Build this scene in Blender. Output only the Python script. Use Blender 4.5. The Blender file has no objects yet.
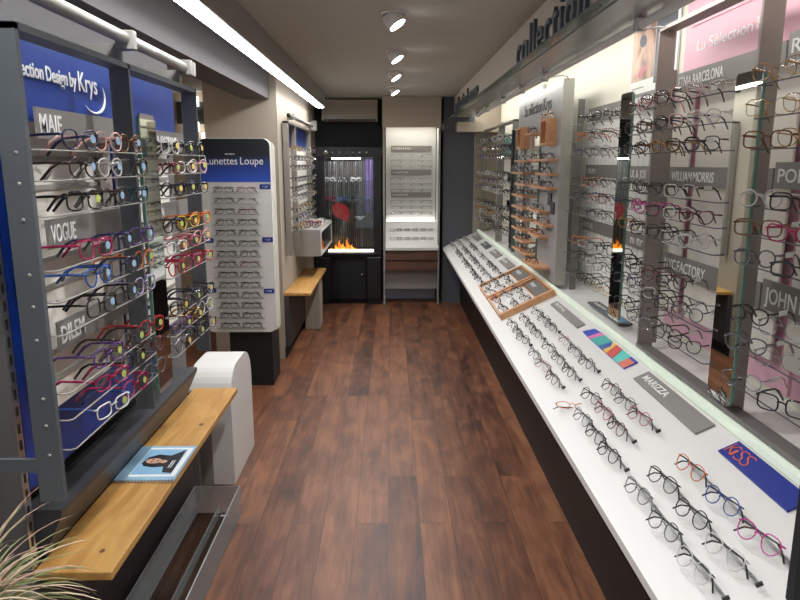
import bpy, bmesh, math, random
from mathutils import Matrix, Vector
R = random.Random(7)
SC = bpy.context.scene
COL = SC.collection
PI = math.pi

# ------------------------------------------------------------------ materials
def lin(c):
    def f(v):
        v /= 255.0
        return v / 12.92 if v <= .04045 else ((v + .055) / 1.055) ** 2.4
    return (f(c[0]), f(c[1]), f(c[2]), 1)
MATS = {}
def pm(name, rgb, rough=.5, metal=0., spec=.5, var=.06, scale=18., bump=0., coat=0.):
    """principled material with a little procedural unevenness of colour and gloss"""
    if name in MATS: return MATS[name]
    m = bpy.data.materials.new(name); m.use_nodes = True
    nt = m.node_tree; b = nt.nodes['Principled BSDF']
    tc = nt.nodes.new('ShaderNodeTexCoord'); nz = nt.nodes.new('ShaderNodeTexNoise')
    nz.inputs['Scale'].default_value = scale; nz.inputs['Detail'].default_value = 4
    nt.links.new(tc.outputs['Object'], nz.inputs['Vector'])
    mx = nt.nodes.new('ShaderNodeMix'); mx.data_type = 'RGBA'
    c = lin(rgb)
    mx.inputs['A'].default_value = tuple(v * (1 - var) for v in c[:3]) + (1,)
    mx.inputs['B'].default_value = tuple(min(1, v * (1 + var)) for v in c[:3]) + (1,)
    nt.links.new(nz.outputs['Fac'], mx.inputs['Factor'])
    nt.links.new(mx.outputs['Result'], b.inputs['Base Color'])
    b.inputs['Roughness'].default_value = rough; b.inputs['Metallic'].default_value = metal
    b.inputs['Specular IOR Level'].default_value = spec
    b.inputs['Coat Weight'].default_value = coat
    if bump:
        bp = nt.nodes.new('ShaderNodeBump'); bp.inputs['Strength'].default_value = bump; bp.inputs['Distance'].default_value = .002
        nt.links.new(nz.outputs['Fac'], bp.inputs['Height']); nt.links.new(bp.outputs['Normal'], b.inputs['Normal'])
    MATS[name] = m
    return m
def emit(name, rgb, strength):
    if name in MATS: return MATS[name]
    m = bpy.data.materials.new(name); m.use_nodes = True
    nt = m.node_tree; b = nt.nodes['Principled BSDF']
    b.inputs['Base Color'].default_value = lin(rgb); b.inputs['Emission Color'].default_value = lin(rgb)
    b.inputs['Emission Strength'].default_value = strength
    MATS[name] = m
    return m
def clear(name, tint=(255, 255, 255), gloss=.12, rough=.03, body=0., bodyrgb=(220, 225, 225)):
    """thin clear sheet: mostly see-through, a little mirror, an optional faint body colour"""
    if name in MATS: return MATS[name]
    m = bpy.data.materials.new(name); m.use_nodes = True
    nt = m.node_tree; nt.nodes.clear()
    out = nt.nodes.new('ShaderNodeOutputMaterial')
    tr = nt.nodes.new('ShaderNodeBsdfTransparent'); tr.inputs[0].default_value = lin(tint)
    gl = nt.nodes.new('ShaderNodeBsdfGlossy'); gl.inputs['Roughness'].default_value = rough
    fr = nt.nodes.new('ShaderNodeLayerWeight'); fr.inputs['Blend'].default_value = .25
    mu = nt.nodes.new('ShaderNodeMath'); mu.operation = 'MULTIPLY_ADD'
    mu.inputs[1].default_value = gloss * 2.5; mu.inputs[2].default_value = gloss * .35
    nt.links.new(fr.outputs['Fresnel'], mu.inputs[0])
    mx = nt.nodes.new('ShaderNodeMixShader')
    nt.links.new(mu.outputs[0], mx.inputs[0]); nt.links.new(tr.outputs[0], mx.inputs[1]); nt.links.new(gl.outputs[0], mx.inputs[2])
    last = mx
    if body:
        df = nt.nodes.new('ShaderNodeBsdfDiffuse'); df.inputs[0].default_value = lin(bodyrgb)
        nz = nt.nodes.new('ShaderNodeTexNoise'); nz.inputs['Scale'].default_value = 30
        mm = nt.nodes.new('ShaderNodeMath'); mm.operation = 'MULTIPLY'; mm.inputs[1].default_value = body * 2
        nt.links.new(nz.outputs['Fac'], mm.inputs[0])
        m2 = nt.nodes.new('ShaderNodeMixShader')
        nt.links.new(mm.outputs[0], m2.inputs[0]); nt.links.new(mx.outputs[0], m2.inputs[1]); nt.links.new(df.outputs[0], m2.inputs[2])
        last = m2
    nt.links.new(last.outputs[0], out.inputs[0])
    MATS[name] = m
    return m
def floor_mat():
    m = bpy.data.materials.new('walnut_planks'); m.use_nodes = True
    nt = m.node_tree; b = nt.nodes['Principled BSDF']; N = nt.nodes.new; Lk = nt.links.new
    tc = N('ShaderNodeTexCoord'); mp = N('ShaderNodeMapping'); mp.inputs['Rotation'].default_value = (0, 0, PI / 2)
    mp.inputs['Location'].default_value = (.3, .018, 0)
    Lk(tc.outputs['Object'], mp.inputs['Vector'])
    br = N('ShaderNodeTexBrick'); br.offset = .37; br.inputs['Scale'].default_value = 1
    br.inputs['Brick Width'].default_value = 1.25; br.inputs['Row Height'].default_value = .145
    br.inputs['Mortar Size'].default_value = .0011; br.inputs['Mortar Smooth'].default_value = .1
    br.inputs['Color1'].default_value = (0, 0, 0, 1); br.inputs['Color2'].default_value = (1, 1, 1, 1)
    br.inputs['Mortar'].default_value = (.5, .5, .5, 1); br.inputs['Bias'].default_value = 0
    Lk(mp.outputs['Vector'], br.inputs['Vector'])
    # grain: noise stretched along the plank, shifted per plank
    sep = N('ShaderNodeSeparateXYZ'); Lk(mp.outputs['Vector'], sep.inputs[0])
    sx = N('ShaderNodeMath'); sx.operation = 'MULTIPLY'; sx.inputs[1].default_value = 1.6; Lk(sep.outputs['X'], sx.inputs[0])
    sy = N('ShaderNodeMath'); sy.operation = 'MULTIPLY'; sy.inputs[1].default_value = 22; Lk(sep.outputs['Y'], sy.inputs[0])
    sz = N('ShaderNodeMath'); sz.operation = 'MULTIPLY'; sz.inputs[1].default_value = 7
    bw = N('ShaderNodeRGBToBW'); Lk(br.outputs['Color'], bw.inputs[0]); Lk(bw.outputs[0], sz.inputs[0])
    cb = N('ShaderNodeCombineXYZ'); Lk(sx.outputs[0], cb.inputs[0]); Lk(sy.outputs[0], cb.inputs[1]); Lk(sz.outputs[0], cb.inputs[2])
    nz = N('ShaderNodeTexNoise'); nz.inputs['Scale'].default_value = 1; nz.inputs['Detail'].default_value = 8; nz.inputs['Roughness'].default_value = .62
    nz.inputs['Distortion'].default_value = 1.2; Lk(cb.outputs[0], nz.inputs['Vector'])
    n2 = N('ShaderNodeTexNoise'); n2.inputs['Scale'].default_value = 3.4; n2.inputs['Detail'].default_value = 3; n2.inputs['Distortion'].default_value = .6
    c2 = N('ShaderNodeCombineXYZ'); Lk(sep.outputs['X'], c2.inputs[0])
    s3 = N('ShaderNodeMath'); s3.operation = 'MULTIPLY'; s3.inputs[1].default_value = 2.5; Lk(sep.outputs['Y'], s3.inputs[0])
    Lk(s3.outputs[0], c2.inputs[1]); Lk(sz.outputs[0], c2.inputs[2]); Lk(c2.outputs[0], n2.inputs['Vector'])
    ad = N('ShaderNodeMath'); ad.operation = 'MULTIPLY_ADD'; ad.inputs[1].default_value = .55; Lk(nz.outputs['Fac'], ad.inputs[0])
    a2 = N('ShaderNodeMath'); a2.operation = 'MULTIPLY'; a2.inputs[1].default_value = .45; Lk(n2.outputs['Fac'], a2.inputs[0]); Lk(a2.outputs[0], ad.inputs[2])
    a3 = N('ShaderNodeMath'); a3.operation = 'MULTIPLY_ADD'; a3.inputs[1].default_value = .16; Lk(bw.outputs[0], a3.inputs[0]); Lk(ad.outputs[0], a3.inputs[2])
    cr = N('ShaderNodeValToRGB'); Lk(a3.outputs[0], cr.inputs[0])
    e = cr.color_ramp.elements
    e[0].position = .40; e[0].color = lin((60, 36, 26)); e[1].position = .76; e[1].color = lin((138, 90, 60))
    k = cr.color_ramp.elements.new(.56); k.color = lin((100, 61, 41))
    mo = N('ShaderNodeMix'); mo.data_type = 'RGBA'; mo.inputs['B'].default_value = lin((38, 24, 18))
    Lk(br.outputs['Fac'], mo.inputs['Factor']); Lk(cr.outputs['Color'], mo.inputs['A'])
    Lk(mo.outputs['Result'], b.inputs['Base Color'])
    rr = N('ShaderNodeMath'); rr.operation = 'MULTIPLY_ADD'; rr.inputs[1].default_value = .2; rr.inputs[2].default_value = .34
    Lk(nz.outputs['Fac'], rr.inputs[0]); Lk(rr.outputs[0], b.inputs['Roughness'])
    b.inputs['Specular IOR Level'].default_value = .4
    return m
def wood_mat(name, dark, light, scale=1., axis='Y', rough=.42):
    if name in MATS: return MATS[name]
    m = bpy.data.materials.new(name); m.use_nodes = True
    nt = m.node_tree; b = nt.nodes['Principled BSDF']; N = nt.nodes.new; Lk = nt.links.new
    tc = N('ShaderNodeTexCoord'); mp = N('ShaderNodeMapping')
    mp.inputs['Scale'].default_value = (9 * scale, 1.3 * scale, 9 * scale) if axis == 'Y' else (1.3 * scale, 9 * scale, 9 * scale) if axis == 'X' else (9 * scale, 9 * scale, 1.3 * scale)
    Lk(tc.outputs['Object'], mp.inputs['Vector'])
    nz = N('ShaderNodeTexNoise'); nz.inputs['Scale'].default_value = 1.6; nz.inputs['Detail'].default_value = 7; nz.inputs['Distortion'].default_value = 1.5
    Lk(mp.outputs['Vector'], nz.inputs['Vector'])
    cr = N('ShaderNodeValToRGB'); Lk(nz.outputs['Fac'], cr.inputs[0])
    e = cr.color_ramp.elements; e[0].position = .3; e[0].color = lin(dark); e[1].position = .68; e[1].color = lin(light)
    Lk(cr.outputs['Color'], b.inputs['Base Color']); b.inputs['Roughness'].default_value = rough
    MATS[name] = m
    return m

# ------------------------------------------------------------------ mesh helpers
class MB:
    """collects shapes and links them as ONE mesh object"""
    def __init__(s, M=None): s.v = []; s.f = []; s.mi = []; s.cur = 0; s.M = M or Matrix.Identity(4); s.smooth = []; s.sm = False
    def add(s, vs, fs):
        o = len(s.v)
        s.v += [s.M @ Vector(p) for p in vs]; s.f += [tuple(i + o for i in f) for f in fs]
        s.mi += [s.cur] * len(fs); s.smooth += [s.sm] * len(fs)
        return s
    def box(s, x0, x1, y0, y1, z0, z1, b=0.):
        if b <= 0:
            vs = [(x, y, z) for x in (x0, x1) for y in (y0, y1) for z in (z0, z1)]
            return s.add(vs, [(0, 1, 3, 2), (4, 6, 7, 5), (0, 4, 5, 1), (2, 3, 7, 6), (0, 2, 6, 4), (1, 5, 7, 3)])
        bm = bmesh.new(); bmesh.ops.create_cube(bm, size=1)
        for v in bm.verts: v.co = Vector(((x0 + x1) / 2 + v.co.x * (x1 - x0), (y0 + y1) / 2 + v.co.y * (y1 - y0), (z0 + z1) / 2 + v.co.z * (z1 - z0)))
        bmesh.ops.bevel(bm, geom=bm.edges[:], offset=b, segments=2, affect='EDGES', profile=.5)
        s.bm(bm); return s
    def bm(s, bm):
        bm.verts.index_update()
        s.add([v.co.copy() for v in bm.verts], [tuple(v.index for v in f.verts) for f in bm.faces]); bm.free(); return s
    def tube(s, path, r, n=6, closed=False, caps=True, flat=1.):
        P = [Vector(p) for p in path]; L = len(P); rs = r if isinstance(r, (list, tuple)) else [r] * L
        vs = []; fs = []; prev = None
        for i, p in enumerate(P):
            a = P[(i - 1) % L] if (closed or i) else p; c = P[(i + 1) % L] if (closed or i < L - 1) else p
            t = (c - a).normalized()
            if prev is None:
                up = Vector((0, 0, 1)) if abs(t.z) < .9 else Vector((1, 0, 0))
                u = t.cross(up).normalized()
            else: u = (prev - t * prev.dot(t)).normalized()
            prev = u; w = t.cross(u)
            for k in range(n):
                an = 2 * PI * k / n
                vs.append(p + (u * math.cos(an) + w * math.sin(an) * flat) * rs[i])
        m = L if closed else L - 1
        for i in range(m):
            for k in range(n):
                fs.append((i * n + k, i * n + (k + 1) % n, ((i + 1) % L) * n + (k + 1) % n, ((i + 1) % L) * n + k))
        if caps and not closed:
            fs.append(tuple(range(n - 1, -1, -1))); fs.append(tuple((L - 1) * n + k for k in range(n)))
        s.sm = True; s.add(vs, fs); s.sm = False
        return s
    def prism(s, poly, h, o=(0, 0, 0), ux=(1, 0, 0), uy=(0, 1, 0), un=(0, 0, 1)):
        o, ux, uy, un = map(Vector, (o, ux, uy, un)); n = len(poly)
        vs = [o + ux * a + uy * b for a, b in poly] + [o + ux * a + uy * b + un * h for a, b in poly]
        fs = [tuple(range(n - 1, -1, -1)), tuple(range(n, 2 * n))] + [(i, (i + 1) % n, n + (i + 1) % n, n + i) for i in range(n)]
        return s.add(vs, fs)
    def cyl(s, c, r, h, n=20, axis=(0, 0, 1), r2=None):
        c = Vector(c); a = Vector(axis).normalized()
        s.tube([c, c + a * h], [r, r if r2 is None else r2], n); return s
    def build(s, name, mat, parent=None, smooth=False):
        me = bpy.data.meshes.new(name); off = Vector((0, 0, 0)); p = parent
        while p is not None: off += p.location; p = p.parent
        me.from_pydata([v - off for v in s.v], [], s.f); me.update()
        bm = bmesh.new(); bm.from_mesh(me); bmesh.ops.recalc_face_normals(bm, faces=bm.faces[:]); bm.to_mesh(me); bm.free()
        for m in (mat if isinstance(mat, list) else [mat]): me.materials.append(m)
        for i, f in enumerate(me.polygons):
            f.material_index = s.mi[i]; f.use_smooth = smooth or s.smooth[i]
        ob = bpy.data.objects.new(name, me); COL.objects.link(ob); ob.parent = parent
        return ob
def tag(o, label, cat, group=None, kind=None):
    o['label'] = label; o['category'] = cat
    if group: o['group'] = group
    if kind: o['kind'] = kind
    return o
def thing(name, loc, label, cat, group=None):
    o = bpy.data.objects.new(name, None); o.empty_display_size = .05; COL.objects.link(o); o.location = loc
    return tag(o, label, cat, group)
def struct(o, label=None):
    o['kind'] = 'structure'
    if label: o['label'] = label
    return o
def B(name, mat, parent, *a, **k): return MB().box(*a, **k).build(name, mat, parent)
def rrect(w, h, r, n=6, corners=(1, 1, 1, 1), x0=0, y0=0):
    P = []
    for q, (cx, cy, a0) in enumerate(((w - r, h - r, 0), (r, h - r, 90), (r, r, 180), (w - r, r, 270))):
        if not corners[q]:
            P.append((x0 + (w if q in (0, 3) else 0), y0 + (h if q in (0, 1) else 0))); continue
        for i in range(n + 1):
            a = math.radians(a0 + 90 * i / n); P.append((x0 + cx + r * math.cos(a), y0 + cy + r * math.sin(a)))
    return P
def ell(cx, cy, rx, ry, n=20): return [(cx + rx * math.cos(2 * PI * i / n), cy + ry * math.sin(2 * PI * i / n)) for i in range(n)]
SPC = [1.0]
def word_mesh(txt, bold):
    cu = bpy.data.curves.new('t', 'FONT'); cu.body = txt; cu.size = 1; cu.offset = bold; cu.extrude = .5; cu.resolution_u = 3; cu.space_character = SPC[0]
    ob = bpy.data.objects.new('t', cu); COL.objects.link(ob); bpy.context.view_layer.update()
    dg = bpy.context.evaluated_depsgraph_get(); me = bpy.data.meshes.new_from_object(ob.evaluated_get(dg))
    bpy.data.objects.remove(ob); bpy.data.curves.remove(cu)
    xs = [v.co.x for v in me.vertices]
    return me, min(xs), max(xs)
def lettering(txt, mat, parent, o, right, up, height, width=None, depth=.0015, bold=0., sx=None, name='lettering'):
    """writing as meshes, one per word: cap height and overall width in metres, standing proud of its sign"""
    W = [word_mesh(w_, bold) for w_ in txt.split(' ')]; gap = .30
    tot = sum(b - a for _, a, b in W) + gap * (len(W) - 1)
    k = height / .69; kx = width / tot if width else k * (sx or 1)
    o, right, up = Vector(o), Vector(right).normalized(), Vector(up).normalized(); n = right.cross(up); off = Vector((0, 0, 0)); p = parent
    while p is not None: off += p.location; p = p.parent
    x = 0
    for me, a, b in W:
        for v in me.vertices:
            v.co = o + right * ((v.co.x - a + x) * kx) + up * (v.co.y * k) + n * ((v.co.z + .5) * depth) - off
        x += b - a + gap
        me.materials.clear(); me.materials.append(mat); me.name = name
        r = bpy.data.objects.new(name, me); COL.objects.link(r); r.parent = parent
    return r
def scribble(mat, parent, o, right, up, height, width, n=7, depth=.0008):
    """a printed line too small to read in the photograph: a row of thin strokes"""
    o, right, up = Vector(o), Vector(right).normalized(), Vector(up).normalized(); nn = right.cross(up); rr = random.Random(n); m = MB(); p = width / n
    for q in range(n):
        h = height * rr.uniform(.8, 1); w_ = p * rr.uniform(.18, .3)
        m.prism([(q * p, 0), (q * p + w_, 0), (q * p + w_, h), (q * p, h)], depth, o, right, up, nn)
        if rr.random() < .7: m.prism([(q * p + w_, h * .7), (q * p + p * .72, h * .7), (q * p + p * .72, h * .95), (q * p + w_, h * .95)], depth, o, right, up, nn)
        if rr.random() < .6: m.prism([(q * p + p * .55, 0), (q * p + p * .72, 0), (q * p + p * .72, h * .7), (q * p + p * .55, h * .7)], depth, o, right, up, nn)
    return m.build('lettering', mat, parent)

# palette
M = dict(
    ceiling=pm('ceiling_paint', (182, 180, 172), .85, var=.03, scale=3),
    wall_dark=pm('charcoal_paint', (96, 93, 92), .8, var=.05, scale=5, bump=.1),
    wall_beige=pm('beige_paint', (172, 160, 144), .85, var=.03, scale=4),
    wall_cream=pm('cream_paint', (226, 222, 208), .7, var=.02, scale=4),
    slate=pm('slate_paint', (88, 89, 95), .7, var=.04, scale=5),
    black=pm('black_lacquer', (20, 20, 22), .4, var=.1),
    blackmatt=pm('black_matt', (15, 15, 16), .7, var=.1),
    rack=pm('rack_grey_metal', (92, 97, 100), .45, .25, var=.05, scale=30),
    rackr=pm('rack_warm_metal', (146, 138, 130), .45, .25, var=.05, scale=30),
    ledge=pm('anthracite_metal', (74, 74, 76), .5, .2, var=.08, scale=12),
    rail=pm('painted_rail', (150, 147, 139), .5, .1, var=.04),
    chrome=pm('brushed_steel', (190, 190, 188), .25, .9, var=.04),
    blue=pm('royal_blue_print', (18, 54, 138), .4, var=.08, scale=4),
    cream=pm('frosted_panel', (232, 226, 214), .45, var=.04, scale=7),
    white=pm('white_laminate', (216, 213, 208), .38, var=.02, scale=6),
    whitep=pm('white_plastic', (222, 220, 214), .4, var=.02, scale=6),
    sign=pm('grey_sign', (134, 130, 125), .4, .1, var=.04, scale=9),
    signd=pm('dark_grey_sign', (110, 107, 104), .4, .1, var=.04, scale=9),
    ink=pm('white_lettering', (236, 236, 232), .5, var=.02),
    grey=pm('mid_grey_laminate', (142, 136, 130), .5, var=.04),
    silver=pm('silver_board', (168, 168, 170), .38, .35, var=.04, scale=10),
    letter=pm('slate_letters', (96, 104, 112), .4, .1, var=.05),
    dark_letter=pm('anthracite_letters', (50, 50, 54), .5, var=.05),
    pink=pm('pink_print', (222, 172, 186), .5, var=.03, scale=5),
    oak=wood_mat('oak_board', (172, 122, 62), (206, 160, 92)),
    beech=wood_mat('beech_wood', (190, 134, 92), (214, 164, 122)),
    walnut=wood_mat('walnut_drawer', (78, 52, 40), (110, 76, 58), axis='X'),
    lens=clear('lens_glass', gloss=.12),
    acryl=clear('clear_acrylic', (240, 243, 243), gloss=.12),
    acrylbox=clear('acrylic_tray_sheet', (244, 246, 246), gloss=.2, rough=.08, body=.2, bodyrgb=(214, 218, 218)),
    glass=clear('cabinet_glass', (244, 248, 247), gloss=.14),
    glassgreen=pm('green_glass_edge', (96, 128, 116), .15, var=.1),
    mirror=pm('silvered_glass', (206, 212, 208), .02, 1., var=.01),
)
def up(a): return a
# ------------------------------------------------------------------ room
CZ = 2.315
struct(MB().box(-3.4, 1.3, -1.6, 8.2, -.06, 0).build('floor', floor_mat()), 'dark walnut plank floor')
struct(MB().box(-3.4, 1.3, -1.6, 8.2, CZ, CZ + .08).build('ceiling', M['ceiling']), 'plain beige ceiling with recessed spotlights')
struct(MB().box(1.22, 1.32, -1.6, 8.2, 0, CZ).build('wall_right', M['wall_cream']), 'cream wall behind the right hand racks')
struct(MB().box(-3.4, 1.3, 8.1, 8.2, 0, CZ).build('wall_back', M['blackmatt']), 'black wall at the far end of the shop')
struct(MB().box(.585, .93, 7.72, 8.1, 0, CZ).build('wall_alcove', M['slate']), 'slate grey wall section beside the lit niche')
w = MB().box(-1.14, -1.02, -1.6, 3.24, 0, CZ)
struct(w.build('wall_left', M['wall_dark']), 'charcoal wall behind the near left rack')
struct(MB().box(-1.019, -.94, -1.6, 5.429, 2.085, CZ).box(-1.14, -1.02, 3.245, 5.429, 2.085, CZ).build('trim_3', M['wall_dark']), 'charcoal beam over the left opening')
struct(MB().box(-1.45, -.885, 5.43, 8.1, 0, CZ).build('wall_column', M['wall_beige']), 'beige wall end beside the blue and white stand')
struct(MB().box(-3.4, -3.3, 2.9, 8.1, 0, CZ).build('wall_side_room', M['wall_beige']), 'wall of the side room')
struct(MB().box(-3.4, -1.45, 7.3, 7.4, 0, CZ).build('wall_side_room_back', M['wall_beige']), 'back wall of the side room')
struct(MB().box(-3.4, -1.14, 3.12, 3.24, 0, CZ).build('wall_side_room_front', M['wall_beige']), 'front wall of the side room')
struct(B('baseboard_left', M['blackmatt'], None, -.885, -.875, 5.44, 7.6, 0, .09), 'black baseboard under the far left rack')
struct(MB().box(.93, 1.22, 7.72, 8.1, 0, CZ).build('wall_corner', M['wall_beige']), 'beige corner behind the far right rack')
# bulkhead over the right counter: letters stand on its glass ledge
bk = MB().box(.70, .88, 1.0, 7.72, 2.10, CZ)
struct(bk.build('trim_1', pm('bulkhead_paint', (205, 196, 182), .6, var=.02, scale=4)), 'beige bulkhead carrying the big dark letters')
struct(MB().box(.72, 1.22, 7.45, 7.72, 1.93, 2.03).build('trim_2', M['wall_beige']), 'pale beam joining bulkhead and slate wall')

# ------------------------------------------------------------------ camera
cam = bpy.data.cameras.new('camera'); co = bpy.data.objects.new('camera', cam); COL.objects.link(co)
co.location = (0, 0, 1.6); cam.sensor_width = 36; cam.lens = 675 / 800 * 36; cam.clip_start = .02
co.rotation_euler = (PI / 2 - math.radians(11.473), 0, -math.radians(.749)); SC.camera = co

# ------------------------------------------------------------------ lights the shop has, and an added bulkhead strip
def area(name, loc, rot, sx, sy, power, rgb=(255, 244, 228), spread=180):
    l = bpy.data.lights.new(name, 'AREA'); l.shape = 'RECTANGLE'; l.size = sx; l.size_y = sy; l.energy = power; l.color = lin(rgb)[:3]
    l.spread = math.radians(spread)
    o = bpy.data.objects.new(name, l); COL.objects.link(o); o.location = loc; o.rotation_euler = rot
    return o
t = thing('linear_ceiling_lamp', (-.73, 4.6, 2.17), 'long white linear lamp glowing along the ceiling above the left racks', 'lamp')
hx = MB().box(-.775, -.69, -.2, 7.35, 2.175, CZ).build('housing', M['rail'], t)
dfu = MB().box(-.772, -.705, -.19, 7.352, 2.168, 2.176).build('diffuser', emit('lamp_diffuser', (248, 250, 253), 31), t)
t = thing('cove_lamp', (1.08, 4.2, 2.24), 'slim strip lamp inside the recess behind the lettered bulkhead', 'lamp')
B('profile', M['chrome'], t, 1.045, 1.11, 1.0, 7.7, 2.251, CZ)
B('diffuser', emit('cove_diffuser', (246, 251, 252), 3.5), t, 1.05, 1.105, 1.02, 7.68, 2.243, 2.251)
t = thing('added_bulkhead_lamp', (.92, 4.2, 2.14), 'added unseen strip lamp on the inner face of the lettered bulkhead', 'lamp')  # second hidden strip, added to brighten the rack fronts and panels
B('profile', M['chrome'], t, .879, .892, 1.0, 7.7, 2.168, 2.18)
B('diffuser', emit('added_bulkhead_glow', (252, 252, 246), 13), t, .881, .887, 1.02, 7.68, 2.115, 2.165)
# ceiling spots, tilted towards the right wall
k = 0
for (x, y, nm) in ((.02, 3.5, 'nearest the camera'), (.03, 4.62, 'second from the camera'), (.03, 5.6, 'third from the camera'), (.03, 6.75, 'farthest, by the lit niche')):
    t = thing('ceiling_spotlight', (x, y, CZ), 'white tilted ceiling spotlight, ' + nm, 'spotlight', 'ceiling spotlights along the aisle')
    MB().tube([(x + .062 * math.cos(a), y + .062 * math.sin(a), CZ - .002) for a in [2 * PI * i / 24 for i in range(24)]], .006, 6, closed=True).build('trim_ring', M['whitep'], t)
    d = Vector((.55, -.12, -.83)).normalized(); c = Vector((x - .02, y, CZ - .005))
    MB().cyl(c, .047, .06, 22, d).build('head', M['whitep'], t)
    MB().cyl(c + d * .0605, .041, .003, 22, d).build('bulb', emit('spot_bulb', (250, 252, 255), 26), t)
for (x, y) in ((.02, 3.5), (.03, 4.62), (.03, 5.6), (.03, 6.75), (.02, 2.3), (.02, 1.1), (.02, -.1)):
    l = bpy.data.lights.new('spot_beam', 'SPOT'); l.energy = 54; l.spot_size = math.radians(135); l.spot_blend = .8; l.shadow_soft_size = .045; l.color = lin((250, 252, 255))[:3]
    o = bpy.data.objects.new('spot_beam', l); COL.objects.link(o)
    d = Vector((-.12, -.12, -.9)).normalized(); o.location = Vector((x - .02, y, CZ - .01)) + d * .075
    o.rotation_euler = d.to_track_quat('-Z', 'Y').to_euler()
wd = bpy.data.worlds.new('dim_shop_front'); SC.world = wd; wd.use_nodes = True
wd.node_tree.nodes['Background'].inputs[0].default_value = lin((232, 236, 244)); wd.node_tree.nodes['Background'].inputs[1].default_value = .85

# ------------------------------------------------------------------ glasses: one of each kind, then copies
SH = {  # half width, half height, exponent, top factor (panto), centre spacing
    'round': (.0225, .0215, 2.1, 1.), 'oval': (.0255, .0180, 2.3, 1.), 'rectangular': (.0265, .0165, 3.6, 1.),
    'square': (.0255, .0205, 3.4, 1.), 'panto': (.0242, .0208, 2.5, .88), 'cat eye': (.0262, .0192, 2.8, 1.12)}
def rim_curve(kind, sgn, n=22, grow=0.):
    w, h, e, tf = SH[kind]; P = []
    for i in range(n):
        a = 2 * PI * i / n; ca, sa = math.cos(a), math.sin(a)
        y = math.copysign(abs(ca) ** (2 / e), ca) * (w + grow); z = math.copysign(abs(sa) ** (2 / e), sa) * (h + grow)
        if z > 0: y *= 1 + (tf - 1) * -.5 * (z / h) if tf < 1 else 1
        if z < 0 and tf != 1: y *= 1 - .22 * (-z / h)
        if tf > 1 and y * sgn > 0 and z > 0: z += .006 * (abs(y) / w)
        P.append((-.0035 * ((abs(y * 1 + sgn * .033) - .033) / .03) ** 2 if True else 0, sgn * (w + .0095) + y, z - .002))
    return P
GM = {}
def glasses_meshes(kind, thick, fold):
    key = (kind, thick, fold)
    if key in GM: return GM[key]
    w, h, e, tf = SH[kind]; r = thick
    def mesh(mb, nm):
        ob = mb.build(nm, M['lens']); me = ob.data; bpy.data.objects.remove(ob); return me
    f = MB()
    for sg in (-1, 1): f.tube(rim_curve(kind, sg), r, 5, closed=True)
    f.tube([(.001, -.0105, .003), (.004, -.004, .0072), (.004, .004, .0072), (.001, .0105, .003)], r * 1.05, 5)
    ye = 2 * w + .0095; yh = ye + .004
    for sg in (-1, 1): f.tube([(0, sg * (ye - .002), .0085), (-.003, sg * yh, .0092), (-.008, sg * (yh + .001), .009)], r * 1.15, 5)
    ln = []
    for sg in (-1, 1):
        m = MB(); P = rim_curve(kind, sg, 20); c = Vector((.002, sg * (w + .0095), -.002)); n = len(P)
        m.sm = True; m.add([c] + P, [(0, 1 + i, 1 + (i + 1) % n) for i in range(n)]); ln.append(mesh(m, 'lens'))
    tm = []
    for sg in (-1, 1):
        m = MB(); q = max(r, .0013)
        if fold:
            y0 = sg * yh; x = -.012 if sg > 0 else -.018
            m.tube([(-.008, y0, .009), (x, y0 - sg * .006, .008), (x - .004, -sg * .03, .006), (x, -sg * .05, -.002), (x + .002, -sg * .068, -.022)], [q, q * 1.2, q * 1.1, q * 1.2, q * 1.3], 5, flat=1.3)
        else:
            m.tube([(-.008, sg * (yh + .001), .009), (-.05, sg * (yh + .002), .009), (-.092, sg * (yh + .001), .007), (-.112, sg * yh, -.003), (-.138, sg * (yh - .003), -.031)], [q, q * 1.1, q, q * 1.35, q * 1.2], 5, flat=1.4)
        tm.append(mesh(m, 'temple'))
    st = []
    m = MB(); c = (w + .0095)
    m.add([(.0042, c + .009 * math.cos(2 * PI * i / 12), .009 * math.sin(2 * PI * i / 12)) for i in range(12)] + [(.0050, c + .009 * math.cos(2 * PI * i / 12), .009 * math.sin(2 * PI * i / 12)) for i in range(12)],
          [tuple(range(12)), tuple(range(23, 11, -1))] + [(i, (i + 1) % 12, 12 + (i + 1) % 12, 12 + i) for i in range(12)]); st = mesh(m, 'sticker_or_glint')
    m = MB(); m.box(-.075, -.035, yh + .0035, yh + .0045, .002, .016); tg = mesh(m, 'price_tag')
    GM[key] = dict(frame=mesh(f, 'frame'), lens=ln, temple=tm, sticker_or_glint=st, tag=tg)
    return GM[key]
FC = {'black': (16, 16, 18), 'navy blue': (20, 32, 66), 'dark brown': (52, 34, 26), 'tortoiseshell brown': (112, 68, 34), 'pale pink': (214, 166, 160), 'orange': (214, 110, 34),
      'clear': (206, 204, 200), 'dark teal': (26, 62, 66), 'magenta': (166, 26, 82), 'blue': (44, 84, 156), 'purple': (86, 52, 116), 'lilac': (168, 156, 190), 'red': (168, 30, 34),
      'wine red': (96, 24, 34), 'gold': (188, 150, 88), 'silver': (150, 150, 152), 'grey': (92, 94, 98), 'white': (224, 222, 218), 'yellow': (206, 172, 54), 'green': (54, 92, 62), 'rose': (192, 92, 108), 'hot pink': (206, 58, 150)}
def fmat(c):
    return pm('frame_' + c.replace(' ', '_'), FC[c], .25 if c not in ('gold', 'silver') else .25, .9 if c in ('gold', 'silver') else 0., var=.25 if 'tortoise' in c else .08, scale=120 if 'tortoise' in c else 30, coat=.3)
STK = {'blue': pm('blue_lens_reflection', (150, 178, 206), .4), 'green': pm('green_lens_sticker', (176, 190, 96), .4), 'yellow': pm('yellow_lens_sticker', (216, 192, 104), .4)}  # blue discs paint a coating reflection; green and yellow are real stickers
TAGM = pm('price_tag_card', (226, 226, 222), .5)
PROTO = {}
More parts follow.
